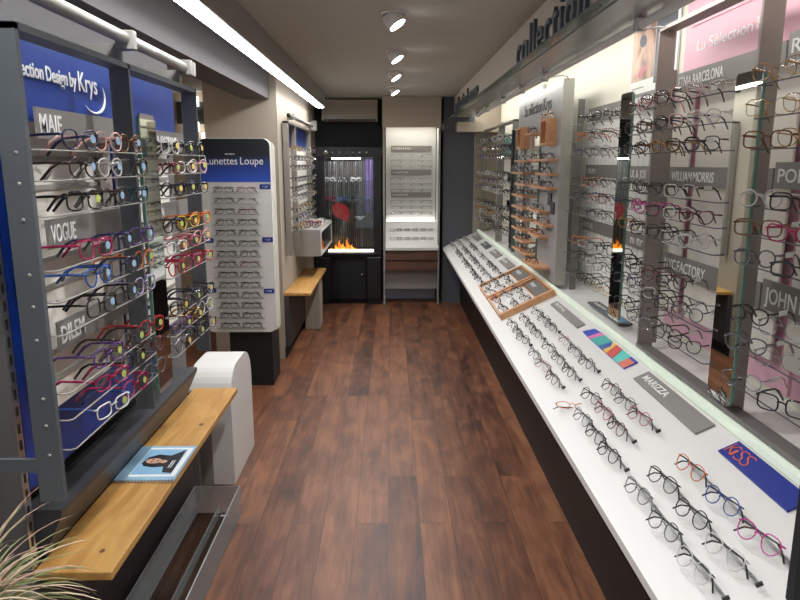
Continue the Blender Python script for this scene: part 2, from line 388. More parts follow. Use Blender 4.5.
def put(part, me, m, parent):
    o = bpy.data.objects.new(part, me); COL.objects.link(o); o.parent = parent
    o.material_slots[0].link = 'OBJECT'; o.material_slots[0].material = m
    return o
NG = [0]
def glasses(loc, yaw, pitch, kind, colour, label, group, thick=.0017, fold=False, temple=None, sticker_or_glint=None, tagged=False, cat='glasses', name='glasses', scale=1., roll=0.):
    key = (kind, thick, fold, bool(sticker_or_glint), tagged, name)
    fm = fmat(colour); tmat = fmat(temple or colour)
    if key not in PROTO:
        g = glasses_meshes(kind, thick, fold)
        r = bpy.data.objects.new(name, None); r.empty_display_size = .03; COL.objects.link(r)
        put('frame', g['frame'], fm, r)
        for q in (0, 1): put('lens', g['lens'][q], M['lens'], r)
        for q in (0, 1): put('temple', g['temple'][q], tmat, r)
        if sticker_or_glint: put('lens_sticker_or_glint', g['sticker_or_glint'], STK[sticker_or_glint], r)
        if tagged: put('price_tag', g['tag'], TAGM, r)
        PROTO[key] = r
    else:
        src = PROTO[key]; r = src.copy(); COL.objects.link(r)
        for ch in src.children:
            c = ch.copy(); COL.objects.link(c); c.parent = r
            n = ch.name.split('.')[0]
            if n == 'frame': c.material_slots[0].material = fm
            elif n == 'temple': c.material_slots[0].material = tmat
            elif n == 'lens_sticker_or_glint': c.material_slots[0].material = STK[sticker_or_glint]
    r.location = loc; r.rotation_euler = (roll, -math.radians(pitch), math.radians(yaw)); r.scale = (scale,) * 3
    tag(r, label, cat, group); NG[0] += 1
    return r
ORD = ['first', 'second', 'third', 'fourth', 'fifth', 'sixth', 'seventh', 'eighth', 'ninth', 'tenth', 'eleventh', 'twelfth', 'thirteenth', 'bottom']
KN = list(SH)
def cap(s): return s[0].upper() + s[1:]

# ------------------------------------------------------------------ LEFT RACK
def rod(t, x, y0, y1, z, m=None, r=.0019, back=None):
    """a rod bent back at both ends into its side plates; the lens rims rest on it"""
    P = [(x, y0, z), (x, y1, z)] if back is None else [(back, y0, z), (x + (back - x) * .15, y0, z), (x, y0 + .008, z), (x, y1 - .008, z), (x + (back - x) * .15, y1, z), (back, y1, z)]
    return MB().tube(P, r, 6).build('rod', m or M['rail'], t)
def rest(z, kind, thick=.002): return z + .0017 + thick + SH[kind][1] + .002
LZ = [1.625, 1.565, 1.495, 1.385, 1.32, 1.25, 1.125, 1.066, 1.0]
t = thing('eyewear_rack', (-.725, 1.93, .69), 'grey metal frame of the near left rack, with two bays of rods', 'rack')
for y in (1.34, 1.895, 2.525):
    pl = B('side_plate', M['rack'], t, -.752, -.70, y, y + .014, .89, 1.858)
    if y == 1.34:
        for z in LZ[::1]: MB().cyl((-.722, y - .0015, z - .005), .004, .003, 10, (0, 1, 0)).build('screw', M['rail'], pl)
B('top_bar', M['rack'], t, -.752, -.70, 1.34, 2.539, 1.846, 1.86)
B('bottom_bracket', M['rack'], t, -1.0, -.735, 1.342, 1.352, .955, .985)
B('bottom_bracket', M['rack'], t, -1.0, -.735, 2.527, 2.537, .955, .985)
for z in LZ:
    rod(t, -.676, 1.357, 1.892, z, back=-.73); rod(t, -.676, 2.055, 2.522, z, back=-.703)
t = thing('back_board', (-.93, 2.0, .7), 'royal blue back board behind the near left rack', 'panel')
B('board', M['blue'], t, -.96, -.945, 1.645, 2.78, .76, 1.93)
for y in (1.9, 2.6): B('standoff', M['rack'], t, -1.02, -.96, y, y + .03, 1.2, 1.23)
t = thing('header_sign', (-.83, 1.75, 1.72), 'royal blue header sign with white lettering over the near left bay', 'sign')
B('board', M['blue'], t, -.845, -.835, 1.50, 2.17, 1.705, 1.90)
lettering('collection Design by', M['ink'], t, (-.834, 1.545, 1.796), (0, 1, 0), (0, 0, 1), .034, .335, .001, .018)
lettering('Krys', M['ink'], t, (-.834, 1.892, 1.79), (0, 1, 0), (0, 0, 1), .05, .115, .001, .006)
MB().tube([(-.833, 1.905 + .075 + .075 * math.cos(a), 1.787 + .05 * math.sin(a)) for a in [math.radians(-140 + 9 * i) for i in range(20)]], [.0005 + .0035 * math.sin(PI * i / 19) for i in range(20)], 5).build('swoosh', M['ink'], t)
tag(B('header_sign', M['blue'], None, -.845, -.835, 2.19, 2.70, 1.705, 1.90), 'plain royal blue header board over the far left bay', 'sign')
for (y0, y1, lab) in ((1.66, 2.17, 'near'), (2.22, 2.72, 'far')):
    t = thing('frosted_board', (-.88, (y0 + y1) / 2, .95), 'cream frosted panel behind the rods of the %s left bay' % lab, 'panel')
    B('panel', M['cream'], t, -.89, -.88, y0, y1, .97, 1.70)
    for z in (1.61, 1.54, 1.36, 1.29, 1.12, 1.05): B('rib', M['rail'], t, -.881, -.872, y0 + .02, y1 - .02, z - .006, z + .006)
tag(B('upright_strip', M['rackr'], None, -.865, -.85, 2.05, 2.10, .95, 1.9), 'beige upright strip between the two left bays', 'upright')
SG = 'grey name signs on the racks'
def nsign(txt, side, x, y0, y1, z, h, lab, w=None, tx=.02, m='sign', th=.5):
    t = thing('name_sign', (x, (y0 + y1) / 2, z - h / 2), lab, 'sign', SG)
    d = 1 if side == 'L' else -1
    B('plate', M[m], t, min(x, x - .006 * d), max(x, x - .006 * d), y0, y1, z - h / 2, z + h / 2)
    if txt and txt[0] == '~':
        scribble(M['ink'], t, (x + .0006 * d, (y0 + tx) if side == 'L' else (y1 - tx), z - h * th / 2), (0, d, 0), (0, 0, 1), h * th, w, int(txt[1:]))
    elif txt:
        o = (x + .0006 * d, (y0 + tx) if side == 'L' else (y1 - tx), z - h * th / 2)
        lettering(txt, M['ink'], t, o, (0, d, 0), (0, 0, 1), h * th, w, .001, .01)
    return t
nsign('MAJE', 'L', -.80, 1.585, 2.10, 1.69, .07, 'grey name sign at the top of the near left bay', .105, .012, th=.6)
nsign('VOGUE', 'L', -.80, 1.585, 2.10, 1.435, .07, 'grey name sign halfway down the near left bay', .125, .012, th=.6)
nsign('DILEM', 'L', -.80, 1.585, 2.10, 1.19, .07, 'grey name sign low in the near left bay', .125, .012, th=.6)
nsign('DOLCE & GABBANA', 'L', -.80, 2.22, 2.76, 1.675, .07, 'grey name sign at the top of the far left bay', .36)
nsign('LACASAN', 'L', -.80, 2.22, 2.76, 1.43, .065, 'grey name sign halfway down the far left bay', .16)
# mirror between the left bays
t = thing('strip_mirror', (-.69, 1.97, .93), 'tall narrow mirror between the two bays of the left rack', 'mirror')
B('silvering', M['mirror'], t, -.694, -.69, 1.92, 2.05, .94, 1.72)
B('glass_edge', M['glassgreen'], t, -.697, -.688, 1.914, 1.92, .94, 1.725)
B('holder', M['rackr'], t, -.702, -.694, 1.94, 2.05, .92, 1.735)
# left glasses
L1C = [('navy blue', 'pale pink', 'tortoiseshell brown'), ('dark brown', 'clear', 'black'), ('black', 'dark brown', 'dark teal'),
       ('magenta', 'navy blue', 'purple'), ('blue', 'navy blue', 'orange'), ('black', 'black', 'lilac'),
       ('purple', 'dark brown', 'red'), ('magenta', 'black', 'wine red'), ('white', 'magenta', 'grey')]
L1K = [('panto', 'round', 'round'), ('round', 'panto', 'square'), ('square', 'panto', 'cat eye'), ('square', 'panto', 'square'), ('panto', 'square', 'round'), ('square', 'square', 'panto'), ('square', 'panto', 'panto'), ('rectangular', 'square', 'panto'), ('rectangular', 'square', 'panto')]
for i, z in enumerate(LZ):
    for j in range(3):
        y = 1.525 + .145 * j + (.03 if i in (3, 4, 5) else .05 if i > 5 else 0) + R.uniform(-.006, .006)
        c, k = L1C[i][j], L1K[i][j]
        glasses((-.676, y, rest(z, k)), -8 + R.uniform(-6, 5), R.uniform(0, 3), k, c, '%s %s glasses, %s on the %s rod, near left bay' % (cap(c), k, ORD[j], ORD[i]), 'glasses in the near left bay',
                .0021 if c not in ('orange',) else .0014, sticker_or_glint='blue' if i < 6 and R.random() < .8 else 'green' if R.random() < .8 else None, temple={'pale pink': 'pale pink', 'white': 'blue', 'magenta': 'magenta'}.get(c, c))
L2C = ['clear', 'black', 'black', 'wine red', 'clear', 'pale pink', 'black', 'navy blue', 'dark brown', 'black', 'yellow', 'orange', 'white', 'rose', 'pale pink', 'red', 'magenta', 'red', 'black', 'navy blue', 'black', 'purple', 'gold', 'clear', 'silver', 'black', 'dark brown']
for i, z in enumerate(LZ):
    for j in range(3):
        c = L2C[i * 3 + j]; k = KN[(i * 2 + j * 5) % 6]
        glasses((-.676, 2.13 + .15 * j + R.uniform(-.01, .01), rest(z, k)), -11 + R.uniform(-6, 6), 1, k, c, '%s %s glasses, %s on the %s rod, far left bay' % (cap(c), k, ORD[j], ORD[i]), 'glasses in the far left bay',
                .0022, sticker_or_glint=('yellow', 'green')[(i + j) % 2], temple='black' if c in ('clear', 'yellow') else c)
# hanging rail
t = thing('hanging_rail', (-.85, 2.2, 1.99), 'pale grey pipe rail fixed above the near left rack', 'rail')
MB().tube([(-.85, 1.0, 2.0), (-.85, 2.98, 1.985)], .0195, 16).build('pipe', M['rail'], t)
for y in (1.55, 2.30, 2.93):
    b = MB().box(-.88, -.82, y - .018, y + .018, 1.955, 2.015, .004).build('clamp', M['rail'], t)
    B('arm', M['rail'], t, -1.02, -.87, y - .012, y + .012, 1.90, 1.975)
B('end_cap', M['rail'], t, -.876, -.824, 2.965, 3.0, 1.958, 2.012)
t = thing('slotted_upright', (-.98, 1.62, 0), 'slotted steel upright on the wall beside the near left rack', 'upright')
B('channel', M['chrome'], t, -1.019, -.942, 1.605, 1.635, 0, 1.88)
for q in range(34): B('slot', M['blackmatt'], t, -.9425, -.9405, 1.616, 1.624, .30 + q * .045, .325 + q * .045)
t = thing('wall_ledge', (-.95, 2.2, .53), 'dark grey metal ledge under the near left rack', 'ledge')
MB().prism([(-1.015, .69), (-.885, .69), (-.885, .675), (-.94, .553), (-1.015, .553)], 1.29, (0, 1.67, 0), (1, 0, 0), (0, 0, 1), (0, 1, 0)).build('body', M['ledge'], t)
B('cable_slot', M['blackmatt'], t, -.99, -.97, 1.9, 2.7, .6895, .6905)
t = thing('oak_shelf', (-.845, 2.35, .53), 'long pale oak shelf below the near left rack', 'shelf')
MB().box(-.94, -.735, 1.60, 3.08, .525, .55, .003).build('board', M['oak'], t)
for (x, y, r) in ((-.80, 1.70, .007), (-.78, 2.62, .009), (-.90, 2.15, .005)):
    MB().prism(ell(0, 0, r, r * 1.5, 12), .0004, (x, y, .55)).build('knot', pm('oak_knot', (104, 66, 34), .5), t)
tag(B('kick_board', M['ledge'], None, -1.017, -.93, 1.42, 3.05, 0, .525), 'dark grey panel from the oak shelf down to the floor', 'panel')
# booklet
t = thing('booklet', (-.83, 2.24, .5505), 'spiral bound light blue booklet lying on the near oak shelf', 'booklet')
B('pages', M['ink'], t, -.932, -.732, 2.11, 2.385, .5505, .5565)
B('cover', pm('pale_blue_cover', (150, 186, 208), .35, var=.03), t, -.934, -.73, 2.108, 2.387, .5565, .558)
B('border', M['ink'], t, -.895, -.738, 2.135, 2.37, .558, .5584)
B('photo', pm('light_blue_photo', (140, 184, 214), .35, var=.05), t, -.893, -.755, 2.15, 2.355, .5584, .5588)
MB().prism([(-.885, 2.235), (-.875, 2.285), (-.845, 2.31), (-.80, 2.30), (-.76, 2.35), (-.756, 2.16), (-.79, 2.165), (-.80, 2.21), (-.84, 2.205), (-.87, 2.215)], .0004, (0, 0, .5588)).build('dark_hair_print', pm('dark_print', (34, 32, 36), .4), t)
MB().prism(ell(-.847, 2.255, .028, .021), .0004, (0, 0, .5592)).build('face_print', pm('skin_print', (206, 160, 136), .4), t)
MB().prism(ell(-.811, 2.250, .012, .013), .0004, (0, 0, .5592)).build('neck_print', MATS['skin_print'], t)
MB().prism(ell(-.853, 2.247, .0035, .006), .0004, (0, 0, .5596)).prism(ell(-.853, 2.265, .0035, .006), .0004, (0, 0, .5596)).prism(ell(-.834, 2.256, .003, .006), .0004, (0, 0, .5596)).build('eyes_and_mouth_print', pm('dark_brown_print', (70, 40, 36), .4), t)
for q in range(2): B('text_line', M['ink'], t, -.782 + q * .008, -.779 + q * .008, 2.20, 2.26, .5592, .5594)
MB().tube([(-.93 + .0016 * i, 2.106 + .006 * math.cos(i * .9), .5545 + .006 * math.sin(i * .9)) for i in range(124)], .0009, 4).build('spiral_binding', M['chrome'], t)
# acrylic tray on the floor
t = thing('acrylic_tray', (-.81, 2.25, 0), 'long clear acrylic tray standing on the floor under the oak shelf', 'tray')
for nm, a in (('side_wall', (-.708, -.702, 1.55, 2.90, .003, .135)), ('side_wall', (-.912, -.906, 1.55, 2.90, .003, .135)), ('end_wall', (-.906, -.708, 2.894, 2.90, .003, .135)), ('end_wall', (-.906, -.708, 1.55, 1.556, .003, .135)), ('divider', (-.80, -.796, 1.556, 2.894, .004, .05))):
    B(nm, M['acrylbox'], t, *a)
B('base', M['acryl'], t, -.912, -.702, 1.55, 2.90, .0, .004)
MB().tube([(-.705, 1.552, .136), (-.705, 2.897, .136), (-.909, 2.897, .136), (-.909, 1.552, .136)], .0025, 5, closed=True).build('rim', pm('frosted_rim', (176, 180, 180), .3), t)
B('price_sticker', M['ink'], t, -.79, -.745, 2.86, 2.872, .0045, .0052)
# dried grass plant
t = thing('potted_grass', (-.85, 1.20, 0), 'potted ornamental grass with thin pale striped blades in the near left corner', 'plant')
MB().tube([(-.85, 1.20, 0), (-.85, 1.20, .35), (-.85, 1.20, .71)], [.09, .11, .13], 20).build('pot', M['grey'], t)
fol = MB(); fol.sm = True
for i in range(190):
    a = R.uniform(0, 2 * PI); ln = R.uniform(.12, .30); el = math.radians(R.uniform(25, 88)); w = R.uniform(.003, .0058)
    p = Vector((-.85 + .05 * math.cos(a) * R.random(), 1.20 + .05 * math.sin(a) * R.random(), .70)); pts = [p]; n = 8
    for s_ in range(n):
        p = p + Vector((math.cos(a) * math.cos(el), math.sin(a) * math.cos(el), math.sin(el))) * ln / n; p.x = max(p.x, -1.005); pts.append(p); el -= math.radians(R.uniform(6, 15))
    side = Vector((-math.sin(a), math.cos(a), 0)); vs = []
    fol.cur = i % 3
    for s_, q in enumerate(pts):
        ww = w * (1 - (s_ / n) ** 2) + .0003
        vs += [q - side * ww, q + Vector((0, 0, ww * .5)), q + side * ww, q - Vector((0, 0, ww * .6))]
    fs = []
    for s_ in range(n):
        for k in range(4): fs.append((s_ * 4 + k, s_ * 4 + (k + 1) % 4, s_ * 4 + 4 + (k + 1) % 4, s_ * 4 + 4 + k))
    fol.add(vs, fs)
fol.build('foliage', [pm('straw_blade', (214, 196, 164), .6), pm('pinkish_blade', (196, 160, 140), .6), pm('green_blade', (140, 146, 96), .6)], t)
# white rounded console
t = thing('console', (-.92, 3.43, 0), 'white console with a rounded top standing behind the near oak shelf', 'console')
MB().prism(rrect(.49, .60, .16, 8, (1, 1, 0, 0)), .205, (-1.0, 3.185, 0), (0, 1, 0), (0, 0, 1), (1, 0, 0)).build('body', M['whitep'], t)
B('end_strip', M['grey'], t, -.985, -.90, 3.176, 3.185, .0, .47)
tag(MB().box(-.985, -.945, 3.10, 3.135, 0, .52, .002).build('support_post', M['chrome']), 'chrome post between the oak shelf and the white console', 'post')

# ------------------------------------------------------------------ blue and white stand
t = thing('display_stand', (-1.06, 4.76, 0), 'tall white stand with a dark blue header beside the beige wall end', 'stand')
MB().prism(rrect(.49, 1.355, .05, 6), .05, (-1.315, 4.77, .41), (1, 0, 0), (0, 0, 1), (0, -1, 0)).build('panel', M['whitep'], t)
MB().prism(rrect(.49, 1.34, .05, 6), .02, (-1.295, 4.79, .41), (1, 0, 0), (0, 0, 1), (0, -1, 0)).build('back_shell', M['wall_cream'], t)
hm = bpy.data.materials.new('blue_gradient_print'); hm.use_nodes = True
nt = hm.node_tree; tc = nt.nodes.new('ShaderNodeTexCoord'); sp = nt.nodes.new('ShaderNodeSeparateXYZ'); cr = nt.nodes.new('ShaderNodeValToRGB')
nt.links.new(tc.outputs['Generated'], sp.inputs[0]); nt.links.new(sp.outputs['Z'], cr.inputs[0]); nt.links.new(cr.outputs['Color'], nt.nodes['Principled BSDF'].inputs['Base Color'])
cr.color_ramp.elements[0].color = lin((44, 84, 190)); cr.color_ramp.elements[1].color = lin((18, 20, 28)); cr.color_ramp.elements[1].position = .62
hd = MB().prism(rrect(.485, .29, .05, 6, (1, 1, 0, 0)), .003, (-1.3125, 4.72, 1.472), (1, 0, 0), (0, 0, 1), (0, -1, 0)).build('header', hm, t)
lettering('Lunettes Loupe', M['ink'], hd, (-1.268, 4.7165, 1.59), (1, 0, 0), (0, 0, 1), .05, .395, .0008)
scribble(M['ink'], hd, (-1.13, 4.7165, 1.655), (1, 0, 0), (0, 0, 1), .010, .07, 7)
B('rule', M['blue'], hd, -1.20, -.94, 4.7162, 4.717, 1.555, 1.558)
B('base', M['blackmatt'], t, -1.17, -.865, 4.75, 5.05, 0, .43)
for (x, z) in ((-.875, 1.44), (-.872, 1.075), (-1.285, 1.07), (-.875, .71), (-1.285, .715)):
    g = MB().prism(rrect(.075, .034, .006), .003, (x - .03, 4.72, z - .017), (1, 0, 0), (0, 0, 1), (0, -1, 0)).build('strength_tag', M['blue'], t)
    lettering('+1,00', M['ink'], g, (x - .012, 4.7165, z - .006), (1, 0, 0), (0, 0, 1), .012, .04, .0006)
for i in range(14):
    z = 1.425 - i * .0735
    B('ledge', M['acryl'], t, -1.24, -.90, 4.675, 4.72, z - .028, z - .0255)
    for j in range(2):
        c = ['black', 'dark brown', 'black', 'grey', 'black', 'silver', 'black', 'black', 'wine red', 'dark brown', 'black', 'grey', 'black', 'navy blue'][i] if j == 0 else ['rose', 'white', 'rose', 'black', 'grey', 'grey', 'black', 'red', 'wine red', 'black', 'grey', 'black', 'wine red', 'black'][i]
        k = ['rectangular', 'oval', 'rectangular', 'round'][(i + j) % 4]
        glasses((-1.148 + .155 * j, 4.695, z), -90, 0, k, c, '%s %s reading glasses, %s row, %s column, tall white stand' % (cap(c), k, 'top' if i == 0 else ORD[i], ('first', 'second')[j]), 'reading glasses on the white stand',
                .0014, True, temple='black', cat='reading glasses', name='reading_glasses', scale=1.05)

# ------------------------------------------------------------------ far left rack and box
FZ = [1.70, 1.62, 1.54, 1.44, 1.36, 1.28, 1.18, 1.10, 1.02]
t = thing('eyewear_rack', (-.86, 6.4, .85), 'narrow grey rack on the far left wall beyond the beige wall end', 'rack')
for y in (5.62, 6.06, 7.15): B('side_plate', M['rackr'], t, -.875, -.83, y, y + .04, .84 if y < 7 else 1.004, 1.93)
B('top_bar', M['rackr'], t, -.875, -.83, 5.62, 7.19, 1.915, 1.93)
for z in FZ: rod(t, -.80, 5.665, 7.145, z, back=-.85)
for (y0, y1, lab) in ((5.66, 6.06, 'near'), (6.10, 7.15, 'far')):
    tag(B('header_sign', M['blue'], None, -.882, -.877, y0, y1, 1.74, 1.91), 'blue header board over the %s bay of the far left rack' % lab, 'sign')
    tag(B('frosted_board', M['cream'], None, -.882, -.877, y0, y1, 1.002, 1.735), 'pale panel behind the %s bay of the far left rack' % lab, 'panel')
t = thing('hanging_rail', (-.83, 6.6, 1.98), 'short pale pipe rail above the far left rack', 'rail')
MB().tube([(-.84, 5.75, 1.985), (-.84, 7.4, 1.985)], .018, 12).build('pipe', M['rail'], t)
for y in (5.95, 7.2): B('clamp', M['rail'], t, -.884, -.82, y - .015, y + .015, 1.96, 2.01)
MB().cyl((-.84, 5.742, 1.985), .0175, .009, 12, (0, 1, 0)).build('end_cap', M['blackmatt'], t)
t = thing('oak_shelf', (-.77, 6.15, .53), 'short pale oak shelf below the far left rack', 'shelf')
MB().box(-.884, -.665, 5.47, 6.83, .525, .55, .003).build('board', M['oak'], t)
tag(B('kick_board', M['ledge'], None, -.884, -.845, 5.47, 6.9, .1, .525), 'dark grey panel under the short oak shelf', 'panel')
t = thing('display_box', (-.75, 6.8, .76), 'grey wall box with a glass side on the far left wall', 'display box')
B('back', M['grey'], t, -.884, -.865, 6.2, 7.35, .755, .985); B('front', M['grey'], t, -.865, -.65, 6.2, 6.215, .755, .985)
B('bottom', M['grey'], t, -.865, -.65, 6.215, 7.35, .755, .77); B('top', M['rail'], t, -.884, -.65, 6.2, 7.35, .985, 1.0); B('end', M['grey'], t, -.865, -.65, 7.335, 7.35, .77, .985)
B('glass_side', M['glass'], t, -.655, -.65, 6.215, 7.335, .77, .985)
for y in (6.215, 7.31): B('glass_frame', M['whitep'], t, -.65, -.643, y, y + .025, .76, .99)
for z in (.76, .97): B('glass_frame', M['whitep'], t, -.65, -.643, 6.24, 7.31, z, z + .02)
B('partition', M['black'], t, -.86, -.66, 6.7, 6.71, .77, .98)
tag(MB().box(-.844, -.70, 6.45, 6.75, 0, .525, .004).build('pedestal', M['wall_beige']), 'pale pedestal on the floor under the grey wall box', 'pedestal')
for q, (y, c) in enumerate(((6.30, 'black'), (6.46, 'red'), (6.66, 'white'), (6.84, 'silver'))):
    glasses((-.74, y, 1.038), -70, 0, 'square', c, '%s square glasses lying on top of the grey wall box' % cap(c), 'glasses on the grey wall box', .0034, False, scale=1.15)
t = thing('alarm_sensor', (-.87, 7.75, 1.98), 'small white alarm sensor high on the far left wall', 'sensor')
MB().box(-.884, -.825, 7.72, 7.79, 1.95, 2.06, .008).build('body', M['whitep'], t)
B('sensor_window', M['rail'], t, -.824, -.822, 7.735, 7.775, 1.97, 2.01)

# ------------------------------------------------------------------ back wall: air conditioner, black showcase, lit niche
t = thing('air_conditioner', (-.41, 7.95, 2.06), 'beige wall air conditioner above the black showcase', 'air conditioner')
MB().box(-.78, -.15, 7.86, 8.1, 2.065, 2.30, .012).build('body', M['wall_beige'], t)
B('air_flap', M['rail'], t, -.76, -.17, 7.848, 7.86, 2.085, 2.115)
B('outlet_slot', M['blackmatt'], t, -.76, -.17, 7.855, 7.862, 2.068, 2.083)
for q in range(5): B('front_rib', M['rail'], t, -.765, -.165, 7.853, 7.86, 2.14 + q * .03, 2.146 + q * .03)
t = thing('showcase', (-.49, 7.86, 0), 'tall black glass showcase against the black end wall', 'cabinet')
bl = M['black']
B('base', bl, t, -.86, -.11, 7.66, 8.08, .06, .58); B('plinth', M['blackmatt'], t, -.80, -.17, 7.70, 8.08, 0, .06)
for x in (-.86, -.27): B('foot', bl, t, x, x + .16, 7.64, 7.70, 0, .10)
for x in (-.86, -.29): MB().box(x, x + .18, 7.61, 7.66, .05, .56, .02).build('base_column', bl, t)
d = B('door', M['blackmatt'], t, -.67, -.30, 7.648, 7.66, .10, .55)
MB().cyl((-.335, 7.648, .35), .009, .02, 12, (0, -1, 0)).build('handle', M['chrome'], d)
for x in (-.86, -.16): MB().box(x, x + .05, 7.66, 7.71, .58, 1.76).build('corner_post', bl, t)
B('side_frame', bl, t, -.81, -.74, 7.67, 7.70, .58, 1.66); B('side_frame', bl, t, -.20, -.16, 7.67, 7.70, .58, 1.66)
B('top', bl, t, -.88, -.09, 7.63, 8.08, 1.66, 1.77)
B('side_panel', bl, t, -.86, -.845, 7.71, 8.08, .58, 1.66); B('side_panel', bl, t, -.125, -.11, 7.71, 8.08, .58, 1.66)
bp = bpy.data.materials.new('foil_curtain'); bp.use_nodes = True
nt = bp.node_tree; b_ = nt.nodes['Principled BSDF']; wv = nt.nodes.new('ShaderNodeTexWave'); wv.inputs['Scale'].default_value = 14; wv.inputs['Distortion'].default_value = 3
tc = nt.nodes.new('ShaderNodeTexCoord'); nt.links.new(tc.outputs['Object'], wv.inputs['Vector'])
cr = nt.nodes.new('ShaderNodeValToRGB'); nt.links.new(wv.outputs['Fac'], cr.inputs[0]); cr.color_ramp.elements[0].color = lin((52, 50, 50)); cr.color_ramp.elements[1].color = lin((150, 146, 144))
nt.links.new(cr.outputs['Color'], b_.inputs['Base Color']); b_.inputs['Roughness'].default_value = .35; b_.inputs['Metallic'].default_value = .5
MB().prism([(-.84 + .0131 * i, 8.02 + .012 * math.sin(i * 1.3)) for i in range(55)] + [(-.13, 8.05), (-.84, 8.05)], 1.0, (0, 0, .62)).build('foil_curtain', bp, t)
B('glass_front', M['glass'], t, -.74, -.20, 7.676, 7.681, .60, 1.66)
for z in (.95, 1.17, 1.39): B('glass_shelf', M['glass'], t, -.845, -.125, 7.71, 8.0, z, z + .008)
B('added_lamp_bar', emit('added_showcase_glow', (255, 250, 250), 120), t, -.66, -.34, 7.70, 7.72, 1.645, 1.655)  # unseen lamp added to brighten the showcase contents
for q in range(7): MB().cyl((-.72 + q * .075, 7.628, 1.715), .011 if q else .03, .003, 12, (0, -1, 0)).build('top_stud', M['chrome'], t)
B('floor_light', emit('white_floor_light', (255, 240, 225), 3.5), t, -.72, -.17, 7.72, 7.76, .60, .625)
B('base_ledge', bl, t, -.86, -.11, 7.60, 8.08, .58, .60)  # black ledge jutting over the base
fl = thing('flame_ornament', (-.52, 7.79, .60), 'orange flame ornament glowing at the bottom of the showcase', 'ornament')
for q, (x, h) in enumerate(((-.69, .04), (-.64, .08), (-.60, .13), (-.56, .09), (-.51, .15), (-.46, .08), (-.42, .04))):
    MB().tube([(x, 7.79, .601), (x + .01, 7.79, .60 + h * .4), (x - .006, 7.79, .60 + h * .75), (x + .012, 7.79, .60 + h)], [.026, .022, .010, .001], 8).build('flame', emit('flame_%d' % (q % 2), ((255, 130, 20), (255, 170, 50))[q % 2], 1.0), fl)
t = thing('red_cap', (-.58, 7.86, .958), 'red cap standing on the lowest showcase shelf', 'cap')
MB().prism(ell(0, 0, .11, .085, 24), .06, (-.58, 7.89, 1.055), (.8, 0, -.6), (.6, 0, .8), (0, -1, 0)).build('crown', pm('red_cloth', (206, 40, 48), .8, bump=.3), t)
MB().prism(ell(0, 0, .07, .02, 16), .03, (-.55, 7.84, .985), (.8, 0, -.6), (.6, 0, .8), (0, -1, 0)).build('brim', MATS['red_cloth'], t)
t = thing('white_bowl', (-.36, 7.83, .958), 'small white bowl beside the red cap in the showcase', 'bowl')
MB().tube([(-.36, 7.83, .958), (-.36, 7.83, .965), (-.36, 7.83, .995)], [.025, .03, .055], 16).build('body', M['whitep'], t)
MB().tube([(-.36 + .055 * math.cos(2 * PI * i / 20), 7.83 + .055 * math.sin(2 * PI * i / 20), .996) for i in range(20)], .003, 5, closed=True).build('rim', M['whitep'], t)
t = thing('black_vase', (-.36, 7.93, .958), 'rounded black vase behind the small white bowl', 'vase')
MB().tube([(-.36, 7.94, .958), (-.36, 7.94, 1.0), (-.36, 7.94, 1.06), (-.36, 7.94, 1.11), (-.36, 7.94, 1.13)], [.04, .075, .07, .035, .04], 18).build('body', bl, t)
t = thing('dark_bottle', (-.22, 7.88, .958), 'slim dark bottle at the end of the lowest showcase shelf', 'bottle')
MB().tube([(-.22, 7.88, .958), (-.22, 7.88, 1.08), (-.22, 7.88, 1.10), (-.22, 7.88, 1.14)], [.022, .022, .009, .008], 14).build('body', pm('smoked_glass', (42, 40, 50), .15), t)
MB().cyl((-.22, 7.88, 1.14), .01, .015, 12).build('stopper', M['chrome'], t)
t = thing('purple_ribbon', (-.22, 7.76, 1.2), 'purple glowing ribbon hanging in the showcase', 'ribbon')
MB().prism([(-.30 + .012 * i, 7.98 + .008 * math.sin(i * 1.9)) for i in range(9)] + [(-.204, 7.99), (-.30, 7.99)], .62, (0, 0, 1.02)).build('strip', pm('purple_foil', (150, 120, 190), .35, .3, var=.2), t)
for r_, (z, cs) in enumerate(((1.178, ('magenta', 'blue', 'navy blue', 'blue')), (1.398, ('white', 'silver', 'clear')), (.958, ()))):
    for q, c in enumerate(cs):
        glasses((-.70 + q * .15, 7.83, z + .022), -90, 0, 'square', c, '%s square sunglasses on the %s glass shelf of the black showcase' % (cap(c) if not (r_ == 0 and q == 3) else 'Farthest right blue', ('middle', 'top')[r_]), 'glasses in the black showcase', .0036, True, cat='sunglasses', name='sunglasses')

t = thing('lit_niche', (.235, 7.85, 0), 'tall lit white display niche with sloping tray at the end of the aisle', 'display unit')
nw = pm('niche_white', (212, 212, 208), .6, var=.02, scale=5)
B('valance', M['wall_beige'], t, -.095, .55, 7.62, 7.66, 1.985, CZ - .005)
B('valance_top', M['wall_beige'], t, -.095, .55, 7.66, 8.08, 2.02, CZ - .005)
B('back_panel', nw, t, -.06, .52, 8.0, 8.02, .93, 2.02)
for x in (-.09, .525): B('side_post', M['rail'], t, x, x + .022, 7.63, 7.655, 0, 1.985); B('side_panel', nw, t, x + .004, x + .018, 7.655, 8.02, .40, 1.985)
MB().prism([(7.60, .63), (7.60, .66), (7.93, .93), (8.02, .93), (8.02, .63)], .60, (-.065, 0, 0), (0, 1, 0), (0, 0, 1), (1, 0, 0)).build('tray', M['white'], t)
B('strip_light', emit('niche_strip', (255, 250, 242), 4.5), t, -.05, .51, 7.955, 7.985, .932, .945)
B('top_light', emit('niche_top_light', (255, 250, 240), 4.5), t, -.05, .51, 7.68, 7.93, 2.0, 2.01)
for z in (.515, .40):
    dr = B('drawer', M['walnut'], t, -.066, .524, 7.62, 8.0, z, z + .108)
    B('drawer_lip', pm('dark_edge', (40, 28, 22), .5), dr, -.066, .524, 7.617, 7.62, z + .10, z + .108)
B('kick_panel', M['grey'], t, -.066, .524, 7.70, 7.72, .17, .40)
